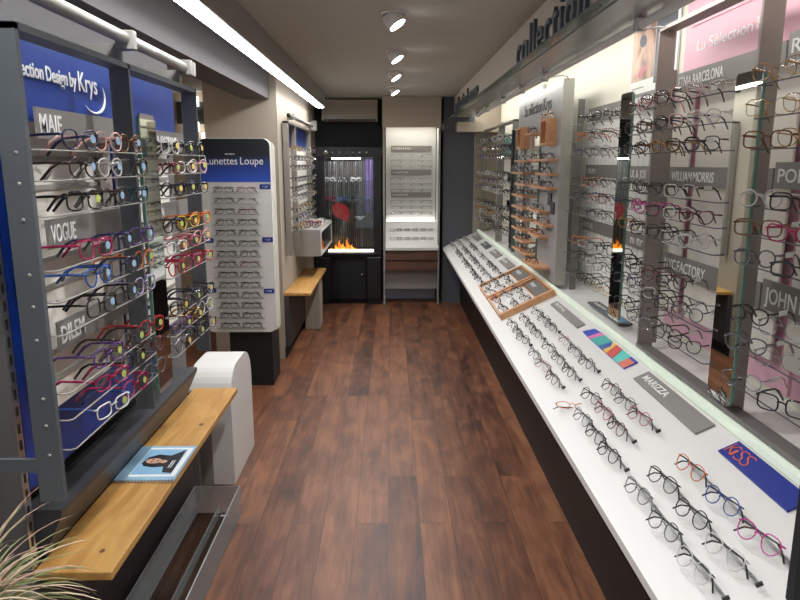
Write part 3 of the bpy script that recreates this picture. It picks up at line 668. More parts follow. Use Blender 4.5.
B('kick_panel', pm('lilac_mirror_reflection', (206, 206, 222), .3), t, -.066, .524, 7.98, 7.99, .0, .17)  # pale lilac paints the kick mirror's reflection of floor and light
for z, lab in ((1.765, 'top'), (1.495, 'middle'), (1.235, 'lowest')):
    tt = thing('name_sign', (.235, 7.99, z - .03), 'grey name sign, %s of three on the lit niche' % lab, 'sign', SG)
    B('plate', M['sign'], tt, .0, .47, 7.985, 7.995, z - .03, z + .03)
    scribble(M['ink'], tt, (.02, 7.9845, z - .012), (1, 0, 0), (0, 0, 1), .024, {'top': .22, 'middle': .19, 'lowest': .19}[lab], 9)

# ------------------------------------------------------------------ RIGHT COUNTER
XA, XB, ZA, ZB = .59, .975, .65, .835
TH = math.atan2(ZB - ZA, XB - XA); SL = Vector((math.cos(TH), 0, math.sin(TH))); SN = Vector((-math.sin(TH), 0, math.cos(TH)))
def on(x, off=0.): return Vector((x, 0, ZA + (x - XA) * math.tan(TH))) + SN * off
t = thing('display_counter', (.9, 4.2, 0), 'long white sloping display counter along the right wall', 'counter')
MB().prism([(XA, ZA), (XB, ZB), (1.215, .865), (1.215, .80), (XB, .79), (XA + .01, ZA - .03), (XA, ZA - .025)], 6.75, (0, .95, 0), (1, 0, 0), (0, 0, 1), (0, 1, 0)).build('top', M['white'], t)
B('front_panel', pm('black_brown_panel', (15, 12, 11), .5, var=.15), t, .80, .84, .95, 7.70, 0, .70)
MB().prism([(.80, .62), (.60, .60), (.60, ZA - .03), (.82, .73)], 6.74, (0, .955, 0), (1, 0, 0), (0, 0, 1), (0, 1, 0)).build('underside', M['blackmatt'], t)
B('light_strip', emit('counter_strip', (226, 236, 218), .28), t, .976, 1.0, 1.0, 7.68, .842, .862)
# acrylic rails, plates, trays, glasses
def slope_box(name, mat, parent, x0, x1, y0, y1, off, th):
    a, b = on(x0, off), on(x1, off)
    vs = []
    for p in (a, b):
        for y in (y0, y1):
            for k in (0, th): vs.append(Vector((p.x, y, p.z)) + SN * k)
    return MB().add(vs, [(0, 1, 3, 2), (4, 6, 7, 5), (0, 4, 5, 1), (2, 3, 7, 6), (0, 2, 6, 4), (1, 5, 7, 3)]).build(name, mat, parent)
def slope_prism(name, mat, parent, poly, x0, off, th):
    """poly in (distance towards the camera i.e. -Y, distance up the slope)"""
    p = on(x0, off)
    return MB().prism(poly, th, (p.x, 0, p.z), (0, -1, 0), SL, SN).build(name, mat, parent)
def plate(txt, x0, x1, y0, y1, lab, w=None, h=.022, m='sign', ink='ink', tx=.03):
    p = on(x0, 0); t = thing('name_plate', (p.x, (y0 + y1) / 2, p.z), lab, 'sign', 'name plates on the counter')
    slope_box('plate', M[m], t, x0, x1, y0, y1, .001, .006)
    if txt and txt[0] == '~':
        q = on(x0 + (x1 - x0) * .36, .0075); scribble(M[ink], t, (q.x, y1 - tx, q.z), (0, -1, 0), SL, h, w, int(txt[1:]))
    elif txt:
        q = on(x0 + (x1 - x0) * .36, .0075)
        lettering(txt, M[ink], t, (q.x, y1 - tx, q.z), (0, -1, 0), SL, h, w, .001, .012)
    return t
M['kiss_orange'] = pm('orange_outline', (208, 92, 60), .5); M['kiss_blue'] = pm('cobalt_plate', (26, 44, 132), .35, var=.05)
plate('MARIZZA', .908, .966, 1.885, 2.41, 'long grey name plate beside the second group of glasses on the counter', .21, .026)
t = plate('', .915, .972, 1.42, 1.755, 'cobalt blue name plate with orange letters at the near end of the counter', m='kiss_blue')
for q, (y, l) in enumerate(((1.745, 'K'), (1.718, 'i'), (1.70, 'S'), (1.668, 'S'))):
    p = on(.925, .0075); lettering(l, M['kiss_orange'], t, (p.x, y, p.z), (0, -1, 0), SL, .044, .012 if l == 'i' else .032, .001, -.02)
PLT = plate('', .91, .95, 3.2, 3.76, 'plain grey name plate beside the black glasses past the wooden trays')
p_ = on(.925, .0075)
scribble(M['ink'], PLT, (p_.x, 3.72, p_.z), (0, -1, 0), SL, .02, .2, 6)
t = thing('name_plate', (.94, 2.82, on(.92).z), 'curved name plate with a bright multicoloured pattern on the counter', 'sign', 'name plates on the counter')
x0 = .912; W = .055 / math.cos(TH)
slope_prism('plate', pm('cobalt_print', (44, 66, 176), .35), t, [(-3.12, .004), (-3.08, W * .9), (-3.0, W), (-2.53, W), (-2.53, 0), (-3.0, 0)], x0, .001, .006)
for q, (rgb, pl) in enumerate((((224, 110, 170), [(-3.02, 0), (-3.0, W), (-2.95, W), (-2.98, 0)]), ((64, 168, 158), [(-2.98, 0), (-2.95, W), (-2.83, W), (-2.86, 0)]), ((60, 92, 160), [(-2.86, 0), (-2.84, W * .55), (-2.80, W * .6), (-2.79, 0)]),
                               ((232, 188, 90), [(-2.80, 0), (-2.79, W * .6), (-2.83, W), (-2.78, W), (-2.74, 0)]), ((204, 84, 76), [(-2.75, 0), (-2.78, W), (-2.70, W), (-2.66, 0)]), ((90, 196, 186), [(-2.67, 0), (-2.71, W), (-2.60, W), (-2.60, 0)]), ((214, 116, 92), [(-2.60, 0), (-2.60, W * .8), (-2.53, W * .8), (-2.53, 0)]))):
    slope_prism('colour_patch', pm('patch_%d' % q, rgb, .4), t, pl, x0, .007, .0006)
for q, (y0, y1) in enumerate(((7.0, 7.45), (6.33, 6.75), (5.72, 6.12), (5.10, 5.55))):
    plate('~4', .895, .955, y0, y1, ('grey name plate at the far end of the counter', 'bluish grey name plate, second from the far end of the counter', 'grey name plate, third from the far end of the counter', 'grey name plate just behind the wooden trays')[q], .2, .024, m='sign' if q != 1 else 'rack')
# flat card on the ledge under the white bay
t = thing('name_plate', (1.09, 3.3, .86), 'grey card with a bright blue patch on the ledge below the white bay', 'sign', 'name plates on the counter')
B('plate', M['rack'], t, 1.06, 1.125, 3.05, 3.56, .858, .866); B('blue_patch', pm('sky_blue_print', (60, 140, 190), .4, var=.2, scale=40), t, 1.075, 1.115, 3.08, 3.30, .866, .8667)
scribble(M['ink'], t, (1.082, 3.53, .866), (0, -1, 0), (1, 0, 0), .022, .19, 8)
CG = 'glasses on acrylic rails on the counter'
def rail_row(x, ys, cols, kinds, where, colname, thick=.0016, tags=None, first=0):
    p = on(x, 0); t = thing('acrylic_rail', (p.x, sum(ys) / len(ys), p.z), 'clear acrylic rail in the %s column of %s' % (colname, where), 'display rail', 'acrylic rails on the counter')
    y0, y1 = min(ys) - .10, max(ys) + .07
    slope_box('bar', M['acryl'], t, x + .012, x + .018, y0, y1, .018, .004)
    slope_box('foot', M['acryl'], t, x + .012, x + .018, y0 + .02, y0 + .03, 0, .018); slope_box('foot', M['acryl'], t, x + .012, x + .018, y1 - .03, y1 - .02, 0, .018)
    slope_box('end_cap', M['black'], t, x + .008, x + .022, y0 - .004, y0, .016, .009)
    for j, y in enumerate(sorted(ys, reverse=True)):
        q = on(x, .043)
        glasses((q.x, y, q.z), 191 + R.uniform(-5, 5), 24, kinds[j % len(kinds)], cols[j], '%s %s glasses, %s pair, %s column, %s' % (cap(cols[j]), kinds[j % len(kinds)], ('far', 'middle', 'near')[j] if len(ys) == 3 else ORD[j], colname, where), CG, thick, True,
                temple=(tags[j] if tags else 'black'), scale=1.0)
for (where, ys, ccs, kk) in (
        ('the near group by the blue plate', (1.68, 1.50, 1.335), (('silver', 'grey', 'clear'), ('black', 'black', 'clear'), ('orange', 'blue', 'hot pink')), ('panto', 'round', 'panto')),
        ('the group by the long grey plate', (2.22, 2.07, 1.93), (('silver', 'black', 'black'), ('dark brown', 'rose', 'wine red'), ('wine red', 'silver', 'rose')), ('round', 'panto', 'round')),
        ('the group by the multicoloured plate', (3.03, 2.85, 2.67), (('silver', 'pale pink', 'wine red'), ('black', 'wine red', 'dark brown'), ('pale pink', 'silver', 'black')), ('round', 'square', 'round')),
        ('the black group before the trays', (3.62, 3.46, 3.31), (('black', 'black', 'black'), ('black', 'dark brown', 'black'), ('black', 'black', 'black')), ('square', 'panto', 'square'))):
    for q, x in enumerate((.682, .748, .82)):
        sh = (0, .0, .0)[q] + (.19, .09, .12)[q] * ('long grey' in where) * (q > 0)
        rail_row(x, tuple(y + sh * 1.4 for y in ys) if False else tuple(y + ((0, .13, .13)[q] if 'long grey' in where else 0) for y in ys), ccs[q], kk, where, ('front', 'middle', 'rear')[q], .0015, (('black',) * 3 if 'near group' not in where else (('silver', 'black', 'black'), ('black', 'black', 'black'), ('navy blue', 'navy blue', 'dark brown'))[q]))
q = on(.685, .012)
glasses((q.x, 2.40, q.z), 250, 75, 'panto', 'orange', 'Thin orange brown glasses lying flat at the edge of the second group on the counter', CG, .0014, True, temple='black')
for q4, ys in enumerate(((7.38, 7.22, 7.06), (6.72, 6.56, 6.40), (6.06, 5.90, 5.74), (5.46, 5.30, 5.14))):
    nm = ('the far end group', 'the group by the bluish plate', 'the third group from the far end', 'the group behind the trays')[q4]
    for q, x in enumerate((.682, .748, .82)):
        cols = [('clear', 'silver', 'clear'), ('black', 'dark brown', 'grey'), ('black', 'black', 'wine red'), ('black', 'navy blue', 'black')][(q4 + (q if q4 else 0)) % 4] if q4 else ('clear', 'silver', 'clear')
        rail_row(x, ys, cols, ('square', 'rectangular', 'panto'), nm, ('front', 'middle', 'rear')[q], .002)
# wooden trays
for q, (y0, y1, lab) in enumerate(((4.44, 4.90, 'far'), (3.90, 4.40, 'near'))):
    p = on(.65, 0); t = thing('wooden_tray', (p.x, (y0 + y1) / 2, p.z), '%s of two beech trays holding glasses on the white counter' % cap({'far': 'farther', 'near': 'nearer'}[lab]), 'tray', 'beech trays on the counter')
    slope_box('base', M['beech'], t, .655, .975, y0, y1, .001, .008)
    for a in ((.655, .667, y0, y1), (.963, .975, y0, y1)): slope_box('rim', M['beech'], t, *a, .009, .028)
    slope_box('rim', M['beech'], t, .667, .963, y0, y0 + .035, .009, .028); slope_box('rim', M['beech'], t, .667, .963, y1 - .02, y1, .009, .028)
    slope_box('liner', M['white'], t, .669, .875, y0 + .037, y1 - .022, .009, .006)
    for k in range(3): slope_prism('step', M['white'], t, [(-y1 + .024, 0), (-y1 + .024, .058), (-y0 - .04, .058), (-y0 - .04, 0)], .672 + k * .066, .015 , .006 + .004 * (k % 2))
    pl = slope_box('name_plate', M['signd'], t, .885, .955, y0 + .05, y1 - .03, .012, .012)
    a = on(.912, .0245); scribble(M['ink'], pl, (a.x, y1 - .06, a.z), (0, -1, 0), SL, .026, .16, 5)
    cols = (('dark brown', 'black', 'clear', 'black', 'black', 'navy blue', 'black', 'black', 'grey'), ('red', 'black', 'silver', 'silver', 'grey', 'clear', 'black', 'silver', 'black'))[q]
    for k in range(3):
        for j in range(2):
            a = on(.695 + k * .066, .047); c = cols[k * 3 + j]; kd = ('square', 'rectangular', 'panto')[(k + j) % 3]
            glasses((a.x, y1 - .13 - j * (y1 - y0 - .23), a.z), 194 + R.uniform(-12, 12), 25, kd, c, '%s %s glasses, %s pair, %s row of the %s beech tray' % (cap(c), kd, ('far', 'near')[j], ('front', 'middle', 'rear')[k], {'far': 'farther', 'near': 'nearer'}[lab]), 'glasses in the beech trays', .0019, True, temple='black')

# ------------------------------------------------------------------ RIGHT RACKS
RZ = [1.80, 1.715, 1.635, 1.485, 1.41, 1.33, 1.175, 1.095, .992]
rm = M['rackr']
t = thing('eyewear_rack', (1.03, 1.8, .865), 'warm grey metal frame of the near right rack in front of pink boards', 'rack')
for y in (1.18, 1.915, 2.64): B('side_plate', rm, t, 1.0, 1.06, y, y + .012, .87, 2.09)
B('top_bar', rm, t, 1.0, 1.06, 1.18, 2.652, 2.077, 2.09)
B('bottom_bar', M['signd'], t, .997, 1.045, 1.18, 2.652, .868, .882)
for z in RZ: rod(t, .958, 1.195, 1.836, z, M['ledge'], back=1.003); rod(t, .958, 1.99, 2.638, z, M['ledge'], back=1.003)
t = thing('eyewear_rack', (1.06, 3.3, .865), 'warm grey rack of the white lit bays between wood wall and near right rack', 'rack')
B('side_plate', M['signd'], t, 1.05, 1.085, 3.90, 3.912, .868, 1.95)
B('side_plate', rm, t, 1.05, 1.10, 2.70, 2.712, .868, 1.95)
for z in RZ: rod(t, 1.001, 2.714, 2.922, z, M['chrome'], back=1.052); rod(t, 1.001, 3.08, 3.898, z, M['chrome'], back=1.052)
def strip_mirror(y0, y1, z0, z1, x, lab):
    t = thing('strip_mirror', (x, (y0 + y1) / 2, z0), lab, 'mirror', 'strip mirrors on the right racks')
    MB().prism(rrect(y1 - y0, z1 - z0, .012, 4), .006, (x, y0, z0), (0, 1, 0), (0, 0, 1), (-1, 0, 0)).build('silvering', M['mirror'], t)
    B('glass_edge', M['glassgreen'], t, x - .007, x + .002, y0 - .006, y0, z0 + .01, z1 - .01)
    B('holder', rm, t, x, x + .008, y0 + .03, y1 - .03, z0 + .1, z1 - .1)
strip_mirror(1.845, 1.985, .905, 1.845, .985, 'tall strip mirror between the two bays of the near right rack')
strip_mirror(2.93, 3.075, .90, 1.895, 1.02, 'tall strip mirror between the two white lit bays')
strip_mirror(5.46, 5.62, .88, 1.86, .985, 'tall strip mirror just beyond the wood shelf wall')
# back boards
for (y0, y1, lab) in ((1.0, 1.925, 'pink board behind the nearest right bay'), (1.945, 2.90, 'pink board behind the right bay beside the poster')):
    t = thing('back_board', (1.21, (y0 + y1) / 2, .87), lab, 'panel', 'pink boards behind the near right rack')
    B('board', M['pink'], t, 1.205, 1.218, y0, y1, .90, 2.26)
    lettering('La Sélection Krys', M['ink'], t, (1.2045, y1 - .12, 2.03), (0, -1, 0), (0, 0, 1), .04, .6, .001)
    B('raised_band', M['pink'], t, 1.1995, 1.205, y0 + .02, y1 - .06, 2.13, 2.22)
for n_, (y0, y1, lab) in enumerate(((2.70, 2.82, 'narrow cream panel left of the pink stripe in the near right rack'), (2.0, 2.64, 'wide cream panel right of the pink stripe in the near right rack'), (1.3, 1.93, 'cream panel behind the nearest right bay'))):
    t = thing('frosted_board', (1.18, (y0 + y1) / 2, .98), lab, 'panel')
    B('panel', M['cream'], t, 1.172, 1.18, y0, y1, 1.0, 1.95)
    B('standoff', M['chrome'], t, 1.18, 1.2, (y0 + y1) / 2 - .01, (y0 + y1) / 2 + .01, 1.45, 1.47)
for (y0, y1, lab) in ((3.62, 4.26, 'white panel behind the bay next to the wood shelf wall'), (3.10, 3.44, 'white panel under the face poster')):
    t = thing('frosted_board', (1.2, (y0 + y1) / 2, .98), lab, 'panel')
    B('panel', pm('white_slat_panel', (244, 243, 238), .45, var=.02), t, 1.205, 1.218, y0, y1, .90, 1.915)
    for q in range(int((y1 - y0) / .07)): B('groove', M['white'], t, 1.203, 1.2055, y0 + .03 + q * .07, y0 + .034 + q * .07, .92, 1.72)
t = thing('poster', (1.21, 3.27, 1.92), 'poster of a painted face above the white panel', 'poster')
B('sheet', M['ink'], t, 1.208, 1.216, 2.98, 3.54, 1.92, 2.25)
pmx = bpy.data.materials.new('face_print'); pmx.use_nodes = True
nt = pmx.node_tree; nz = nt.nodes.new('ShaderNodeTexNoise'); nz.inputs['Scale'].default_value = 5; nz.inputs['Distortion'].default_value = .8
tc = nt.nodes.new('ShaderNodeTexCoord'); nt.links.new(tc.outputs['Object'], nz.inputs['Vector'])
cr = nt.nodes.new('ShaderNodeValToRGB'); nt.links.new(nz.outputs['Fac'], cr.inputs[0]); e = cr.color_ramp.elements
e[0].position = .36; e[0].color = lin((124, 86, 76)); e[1].position = .62; e[1].color = lin((216, 180, 160)); nt.links.new(cr.outputs['Color'], nt.nodes['Principled BSDF'].inputs['Base Color'])
B('face_photo', pmx, t, 1.2072, 1.208, 3.235, 3.53, 1.99, 2.245); B('dark_photo', pm('charcoal_print', (62, 64, 74), .4), t, 1.2072, 1.208, 3.0, 3.23, 1.96, 2.245)
MB().prism(ell(0, 0, .045, .028), .0006, (1.2072, 3.39, 2.17), (0, -1, 0), (0, .2, 1), (-1, 0, 0)).build('eye_print', pm('grey_eye_print', (70, 72, 86), .4), t)
MB().prism(ell(0, 0, .05, .02), .0006, (1.2072, 3.38, 2.03), (0, -1, .3), (0, .2, 1), (-1, 0, 0)).build('lips_print', pm('lip_print', (176, 60, 72), .4), t)
B('text_line', M['grey'], t, 1.2072, 1.208, 3.35, 3.5, 1.955, 1.96)
# signs on the right racks
nsign('ETNIA BARCELONA', 'R', 1.12, 2.0, 2.80, 1.905, .07, 'grey name sign below the pink board beside the poster', .36, .075)
nsign('WILLIAM MORRIS', 'R', 1.12, 2.0, 2.80, 1.55, .07, 'grey name sign at mid height of the near right rack, wide bay', .36, .075)
nsign('NYC FACTORY', 'R', 1.12, 2.0, 2.80, 1.205, .08, 'grey name sign low in the wide bay of the near right rack', .36, .075)
nsign('RALPH', 'R', 1.12, 1.25, 1.99, 1.92, .075, 'grey name sign at the top of the nearest right bay', .24)
nsign('POLO', 'R', 1.12, 1.25, 1.99, 1.565, .075, 'grey name sign at mid height of the nearest right bay', .19)
nsign('JOHN LENNON', 'R', 1.12, 1.25, 1.99, 1.215, .09, 'grey name sign low in the nearest right bay', .42, .02)
nsign('~6', 'R', 1.19, 3.58, 4.19, 1.88, .075, 'grey name sign at the top of the bay beside the wood shelf wall', .2)
nsign('~5', 'R', 1.19, 3.58, 4.19, 1.555, .07, 'grey name sign at mid height beside the wood shelf wall', .2)
nsign('~6', 'R', 1.19, 3.58, 4.19, 1.235, .07, 'grey name sign low in the bay beside the wood shelf wall', .2)
nsign('BURBERRY', 'R', 1.17, 2.93, 3.42, 1.885, .07, 'grey name sign under the face poster', .28)
nsign('PAUL & JOE', 'R', 1.17, 2.93, 3.42, 1.55, .07, 'grey name sign at mid height below the face poster', .27)
nsign('~4', 'R', 1.17, 2.93, 3.42, 1.235, .07, 'grey name sign low in the bay below the face poster', .18, .14)
for (z, lab) in ((1.76, 'top'), (1.46, 'middle'), (1.19, 'low')):
    nsign('', 'R', 1.19, 6.45, 7.0, z, .08, 'grey blank name sign, %s one in the bay beyond the wood shelf wall' % lab)
# right glasses
EC = [('wine red', 'dark brown', 'pale pink', 'clear'), ('dark brown', 'black', 'pale pink', 'clear'), ('tortoiseshell brown', 'gold', 'dark brown', 'black'),
      ('black', 'black', 'clear', 'pale pink'), ('hot pink', 'black', 'clear', 'wine red'), ('dark brown', 'black', 'silver', 'clear'),
      ('dark brown', 'wine red', 'black', 'clear'), ('clear', 'black', 'black', 'grey'), ('grey', 'silver', 'black', 'black')]
for i, z in enumerate(RZ):
    for j in range(4):
        c = EC[i][j]; k = ['panto', 'square', 'round', 'cat eye'][(i + j) % 4]
        if j == 3 and i in (3, 6): continue
        glasses((.957, 2.535 - .137 * j + R.uniform(-.008, .008), rest(z, k)), 212 + R.uniform(-5, 5), R.uniform(-1, 3), k, c, '%s %s glasses, %s on the %s rod, pink-backed bay beside the poster' % (cap(c), k, ORD[j], ORD[i]), 'glasses in the wide bay of the near right rack',
                .0019, temple='black' if c in ('clear', 'silver', 'pale pink') and j < 3 else c, tagged=(j >= 2))
F2 = [('gold', 'gold'), ('gold', 'gold'), ('tortoiseshell brown', 'gold'), ('clear', 'black'), ('tortoiseshell brown', 'magenta'), ('grey', 'black'), ('black', 'silver'), ('grey', 'silver'), ('silver', 'black')]
for i, z in enumerate(RZ):
    for j in range(2):
        c = F2[i][j]; k = [('round', 'panto'), ('square', 'panto'), ('square', 'panto'), ('round', 'square'), ('square', 'cat eye'), ('round', 'rectangular'), ('round', 'round'), ('panto', 'panto'), ('round', 'square')][i][j]
        glasses((.957, 1.755 - .155 * j - (.04 if i in (5, 8) and j else 0), rest(z, k)), 212 + R.uniform(-4, 4), 1, k, c, '%s %s glasses, %s on the %s rod, nearest right bay' % (cap(c), k, ORD[j], ORD[i]), 'glasses in the nearest right bay',
                .0012 if c in ('gold', 'silver') else .0022, tagged=(j == 0 and i > 3))
CC = ['black', 'black', 'black', 'clear', 'orange', 'dark brown', 'black', 'pale pink', 'purple', 'silver', 'black', 'clear', 'black', 'orange', 'black', 'clear', 'navy blue', 'navy blue', 'pale pink', 'black', 'black', 'silver', 'black', 'clear', 'orange', 'clear', 'black', 'black', 'black', 'dark brown', 'clear', 'black', 'black', 'black', 'dark brown', 'gold']
for i, z in enumerate(RZ):
    for j in range(4):
        c = CC[(i * 4 + j) % 36] if not (i == 2 and j == 0) else 'purple'; k = KN[(i + j * 2) % 6]
        glasses((1.0, 3.57 - .142 * j + R.uniform(-.01, .01), rest(z, k)), 212 + R.uniform(-6, 6), 1, k, c, '%s %s glasses, %s on the %s rod, bay beside the silver board' % (cap(c), k, ORD[j], ORD[i]), 'glasses in the bay beside the wood shelf wall', .0017, temple='black' if j % 2 else c)
DC = ['wine red', 'pale pink', 'dark brown', 'tortoiseshell brown', 'black', 'black', 'black', 'dark brown', 'black', 'hot pink', 'gold', 'dark brown', 'black', 'dark brown', 'black', 'purple', 'black', 'dark brown']
for i, z in enumerate(RZ):
    for j in range(2):
        c = DC[i * 2 + j]; k = ['round', 'panto', 'round', 'square'][(i + j) % 4]
        glasses((1.0, 2.83 - .14 * j, rest(z, k)), 212 + R.uniform(-6, 6), 1, k, c, '%s %s glasses, %s on the %s rod, bay under the poster' % (cap(c), k, ORD[j], ORD[i]), 'glasses in the bay under the face poster', .0019)

# ------------------------------------------------------------------ wood shelf wall
t = thing('display_board', (1.03, 4.75, .865), 'silver grey display board with dark lettering and wooden shelves', 'panel')
B('board', M['silver'], t, 1.0, 1.055, 4.06, 5.44, .872, 2.07)
B('edge_fin', pm('pale_metal_fin', (176, 174, 164), .4, .3), t, .995, 1.06, 4.045, 4.06, .868, 2.078)
lettering('La sélection Krys', M['dark_letter'], t, (.9995, 5.2, 1.935), (0, -1, 0), (0, 0, 1), .078, .86, .002, .006)
for (y0, y1, lab) in ((4.60, 4.84, 'near'), (5.12, 5.26, 'far')):
    tt = thing('strip_mirror', (.997, (y0 + y1) / 2, .92), 'dark strip mirror on the silver board, %s one' % {'near': 'nearer', 'far': 'farther'}[lab], 'mirror', 'strip mirrors on the right racks')
    B('silvering', M['mirror'], tt, .99, .995, y0, y1, .92, 1.80); B('glass_edge', M['glassgreen'], tt, .989, .999, y0 - .006, y0, .92, 1.80)
for (y0, y1, z0, z1, lab) in ((5.0, 5.17, 1.70, 1.855, 'far'), (4.19, 4.36, 1.705, 1.865, 'near')):
    tt = thing('wooden_box', (.94, (y0 + y1) / 2, z0), 'open beech box at the top of the silver board, %s one' % {'near': 'nearer', 'far': 'farther'}[lab], 'box', 'beech boxes on the silver board')
    B('side', M['beech'], tt, .938, 1.0, y0, y0 + .015, z0, z1); B('side', M['beech'], tt, .938, 1.0, y1 - .015, y1, z0, z1)
    B('top', M['beech'], tt, .938, 1.0, y0 + .015, y1 - .015, z1 - .015, z1); B('bottom', M['beech'], tt, .938, 1.0, y0 + .015, y1 - .015, z0, z0 + .015)
    B('back', M['beech'], tt, .985, 1.0, y0 + .015, y1 - .015, z0 + .015, z1 - .015)
SHV = [(4.60, 4.85, 1.80), (4.78, 5.22, 1.62), (4.10, 4.70, 1.625), (4.9, 5.36, 1.535), (4.09, 4.45, 1.54), (4.78, 5.18, 1.455), (4.09, 4.70, 1.455), (4.85, 5.30, 1.37), (4.86, 5.28, 1.285), (4.28, 4.70, 1.30),
       (4.80, 5.28, 1.205), (4.16, 4.45, 1.225), (4.84, 5.26, 1.125), (4.28, 4.62, 1.14), (4.78, 5.18, 1.05), (4.66, 5.20, .972), (4.20, 4.62, .955)]
SN_ = ['topmost, between the two boxes', 'longer one under the farther box', 'longer one under the nearer box', 'far long one above the fifth shelf', 'short one by the near edge, high', 'far one at chin height', 'near one at chin height', 'far one just below chin height', 'far one at mid height', 'near one at mid height',
       'far one just below mid height', 'short near one just below mid height', 'far one in the lower half', 'near one in the lower half', 'far one, second from the bottom', 'far one at the bottom', 'near one at the bottom, large']
SC_ = ['purple', 'white', 'grey', 'black', 'black', 'wine red', 'navy blue', 'dark brown', 'lilac', 'silver', 'black', 'clear', 'dark brown', 'red', 'black', 'grey', 'black']
for q, (y0, y1, z) in enumerate(SHV):
    d = .065 if z > .96 else .10
    tt = thing('wooden_shelf', (1.0 - d / 2, (y0 + y1) / 2, z - .018), 'small beech shelf on the silver board, ' + SN_[q], 'shelf', 'beech shelves on the silver board')
    MB().box(1.0 - d, 1.0, y0, y1, z - .016, z, .003).build('board', M['beech'], tt)
    MB().box(.985, 1.0, (y0 + y1) / 2 - .02, (y0 + y1) / 2 + .02, z - .036, z - .016).build('bracket', M['chrome'], tt)
    n_ = 2 if y1 - y0 > .42 else 1
    for j in range(n_):
        c = SC_[(q + j * 5) % len(SC_)] if j else SC_[q]
        glasses((1.0 - d + .02, y0 + (y1 - y0) * (j + .5) / n_, z + .023), 200 + R.uniform(-8, 8), 0, KN[(q + j) % 6], c, '%s %s glasses%s, beech shelf: %s' % (cap(c), KN[(q + j) % 6], '' if n_ == 1 else (' nearer the camera', ' farther back')[j], SN_[q].replace('longer one ', '').replace('far one ', 'far ').replace('near one ', 'near ')), 'glasses on the beech shelves', .0021, True, temple='black')
for (y, z) in ((4.22, 1.36), (4.14, 1.31)):
    tag(B('photo_card', M['dark_letter'], None, .992, .9995, y, y + .09, z - .02, z + .055), 'small dark photo card on the silver board, %s' % ('upper one' if z > 1.34 else 'lower one'), 'card')
for (y, c) in ((4.27, 'gold'),):
    glasses((.955, y, 1.888), 200, 0, 'panto', c, '%s panto glasses standing on the nearer beech box' % cap(c), 'glasses on the beech shelves', .0018, True)

# ------------------------------------------------------------------ far right bays
t = thing('eyewear_rack', (1.02, 6.6, .86), 'grey metal rack in the far right corner by the slate wall', 'rack')
for y in (7.60, 6.44, 5.66): B('side_plate', pm('green_grey_metal', (140, 140, 128), .45, .25), t, 1.0, 1.06, y, y + .05, .86, 1.95)
B('top_bar', rm, t, 1.0, 1.06, 5.66, 7.65, 1.935, 1.95)
for z in RZ: rod(t, .955, 5.715, 6.435, z, back=1.03); rod(t, .955, 6.495, 7.595, z, back=1.03)
tag(B('frosted_board', M['cream'], None, 1.19, 1.215, 6.5, 7.6, .88, 1.86), 'beige panel behind the rack in the far right corner', 'panel')
tag(B('frosted_board', M['white'], None, 1.19, 1.215, 5.5, 6.42, .88, 2.2), 'white panel beyond the silver board', 'panel')
tag(B('photo_card', pm('teal_print', (110, 150, 158), .4, var=.2), None, 1.183, 1.19, 6.9, 7.3, 1.66, 1.855), 'bluish photo card above the far corner rack', 'card')

# ------------------------------------------------------------------ bulkhead letters, glass ledge and rail
tag(MB().box(.655, .70, 1.0, 7.72, 2.094, 2.106).build('glass_ledge', clear('ledge_glass', (214, 226, 220), .35, .05, .25, (170, 185, 180))), 'long glass ledge carrying the big dark letters', 'ledge')
tag(B('underside_plate', M['chrome'], None, .70, .88, 1.0, 7.4, 2.090, 2.0995), 'grey underside plate of the bulkhead', 'panel')  # glossy plate under the bulkhead, gives no light
SPC[0] = 1.18
for lab, txt, yy, w_ in (('nearer', 'collection', 3.86, 1.34), ('farther', 'collection homme', 7.42, 1.85)):
    t = thing('letter_sign', (.675, yy - .5, 2.10), 'big slate grey letters on the bulkhead, %s word' % lab, 'sign', 'letter signs on the bulkhead')
    o = lettering(txt, M['letter'], t, (.699, yy, 2.108), (0, -1, 0), (0, 0, 1), .165 if lab == 'nearer' else .15, w_, .016, .004, name='letters')
SPC[0] = 1.0
t = thing('steel_rail', (.85, 4.4, 2.06), 'steel tube rail under the bulkhead above the right racks', 'rail')
MB().tube([(.86, 1.1, 2.065), (.86, 7.0, 2.065)], .014, 12).build('tube', M['whitep'], t)
for y in (2.46, 3.92, 4.6, 5.35, 6.2, 6.9):
    MB().box(.842, .878, y - .02, y + .02, 2.045, 2.09, .004).build('bracket', M['chrome'], t)
for y in (2.62, 4.03): 
    h = thing('hook', (.9, y, 2.06), 'small steel hook above the %s rack end' % ('near right' if y < 3 else 'silver board'), 'hook')
    MB().tube([(.87, y, 2.07), (.92, y, 2.082), (.98, y, 2.09), (1.01, y, 2.088), (1.02, y, 2.07)], .004, 6).build('wire', M['chrome'], h)
tag(MB().box(.788, .86, 1.17, 1.20, .70, 2.05, .004).build('display_post', M['blackmatt']), 'black upright post at the near end of the counter', 'post')

# ------------------------------------------------------------------ side room seen through the gap
tag(B('wall_screen', M['black'], None, -2.22, -1.72, 7.27, 7.3, 2.0, 2.22), 'black screen in the side room behind the left rack', 'screen')
for q, (x, z) in enumerate(((-2.05, 1.97), (-2.04, 2.22), (-1.90, 1.86))):
    t = thing('side_room_lamp', (x, 7.2, z), ('lower', 'upper', 'far')[q] + ' small lit lamp in the side room behind the left rack', 'lamp')
    MB().box(x - .06, x + .06, 7.20, 7.262, z - .05, z + .05, .01).build('body', emit('side_lamp_glow', (255, 250, 240), 5), t)
    B('stem', M['rail'], t, x - .01, x + .01, 7.262, 7.305, z - .01, z + .01)
area('side_room_light', (-2.4, 5.2, 2.28), (0, 0, 0), .6, .6, 14)

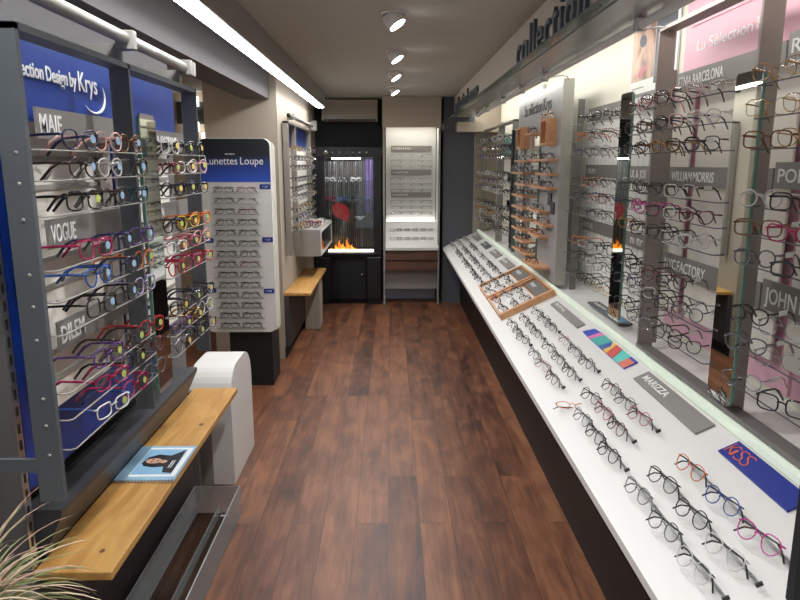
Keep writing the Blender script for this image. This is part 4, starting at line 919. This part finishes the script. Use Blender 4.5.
# ------------------------------------------------------------------ the many small far glasses, beyond those built one by one
mats = []; midx = {}
def mi(m):
    if m.name not in midx: midx[m.name] = len(mats); mats.append(m)
    return midx[m.name]
S = MB()
def far(loc, yaw, pitch, kind, colour, fold=False, thick=.0022):
    g = glasses_meshes(kind, thick, fold)
    S.M = Matrix.LocRotScale(Vector(loc), Matrix.Rotation(math.radians(yaw), 3, 'Z') @ Matrix.Rotation(-math.radians(pitch), 3, 'Y'), None)
    for me, m in ((g['frame'], fmat(colour)), (g['temple'][0], fmat('black' if colour == 'clear' else colour)), (g['temple'][1], fmat('black' if colour == 'clear' else colour)), (g['lens'][0], M['lens']), (g['lens'][1], M['lens'])):
        S.cur = mi(m); S.add([v.co.copy() for v in me.vertices], [tuple(p.vertices) for p in me.polygons])
cc = ['black', 'black', 'dark brown', 'clear', 'silver', 'grey', 'wine red', 'navy blue', 'purple', 'black', 'silver', 'gold']
for i, z in enumerate(RZ):
    for y in (7.48, 7.28, 7.08, 6.88, 6.68): far((.955, y, z + .025), 205, 0, KN[R.randrange(6)], R.choice(cc))
    for y in (6.3, 6.13, 5.96, 5.8): far((.955, y, z + .025), 205, 0, KN[R.randrange(6)], R.choice(cc[:6]))
for i, z in enumerate(FZ):
    for y in (5.8, 6.0, 6.2, 6.42, 6.64, 6.86, 7.06): far((-.80, y, z + .025), -25, 0, KN[R.randrange(6)], R.choice(cc))
for z0 in (1.765, 1.495, 1.235):
    for r_ in range(3):
        for q in range(4): far((.055 + q * .12, 7.965, z0 - .075 - r_ * .065), -90, 0, 'rectangular', R.choice(['silver', 'silver', 'grey']), True, .0008)
for r_ in range(2):
    for q in range(5): far((.05 + q * .092, 7.70 + r_ * .11, .755 + r_ * .09), -90, 35, 'rectangular', R.choice(['black', 'grey', 'dark brown']), True, .0018)
S.M = Matrix.Identity(4)
tag(S.build('far_glasses', mats), 'mass of small glasses on the far racks and in the lit niche', 'glasses', 'glasses on the far racks', 'stuff')

# ------------------------------------------------------------------ view
SC.view_settings.view_transform = 'Standard'; SC.view_settings.look = 'None'; SC.view_settings.exposure = -0.12; SC.view_settings.gamma = 1
SC.view_settings.use_curve_mapping = False
SC.cycles.transparent_max_bounces = 24
SC.cycles.sample_clamp_indirect = 6
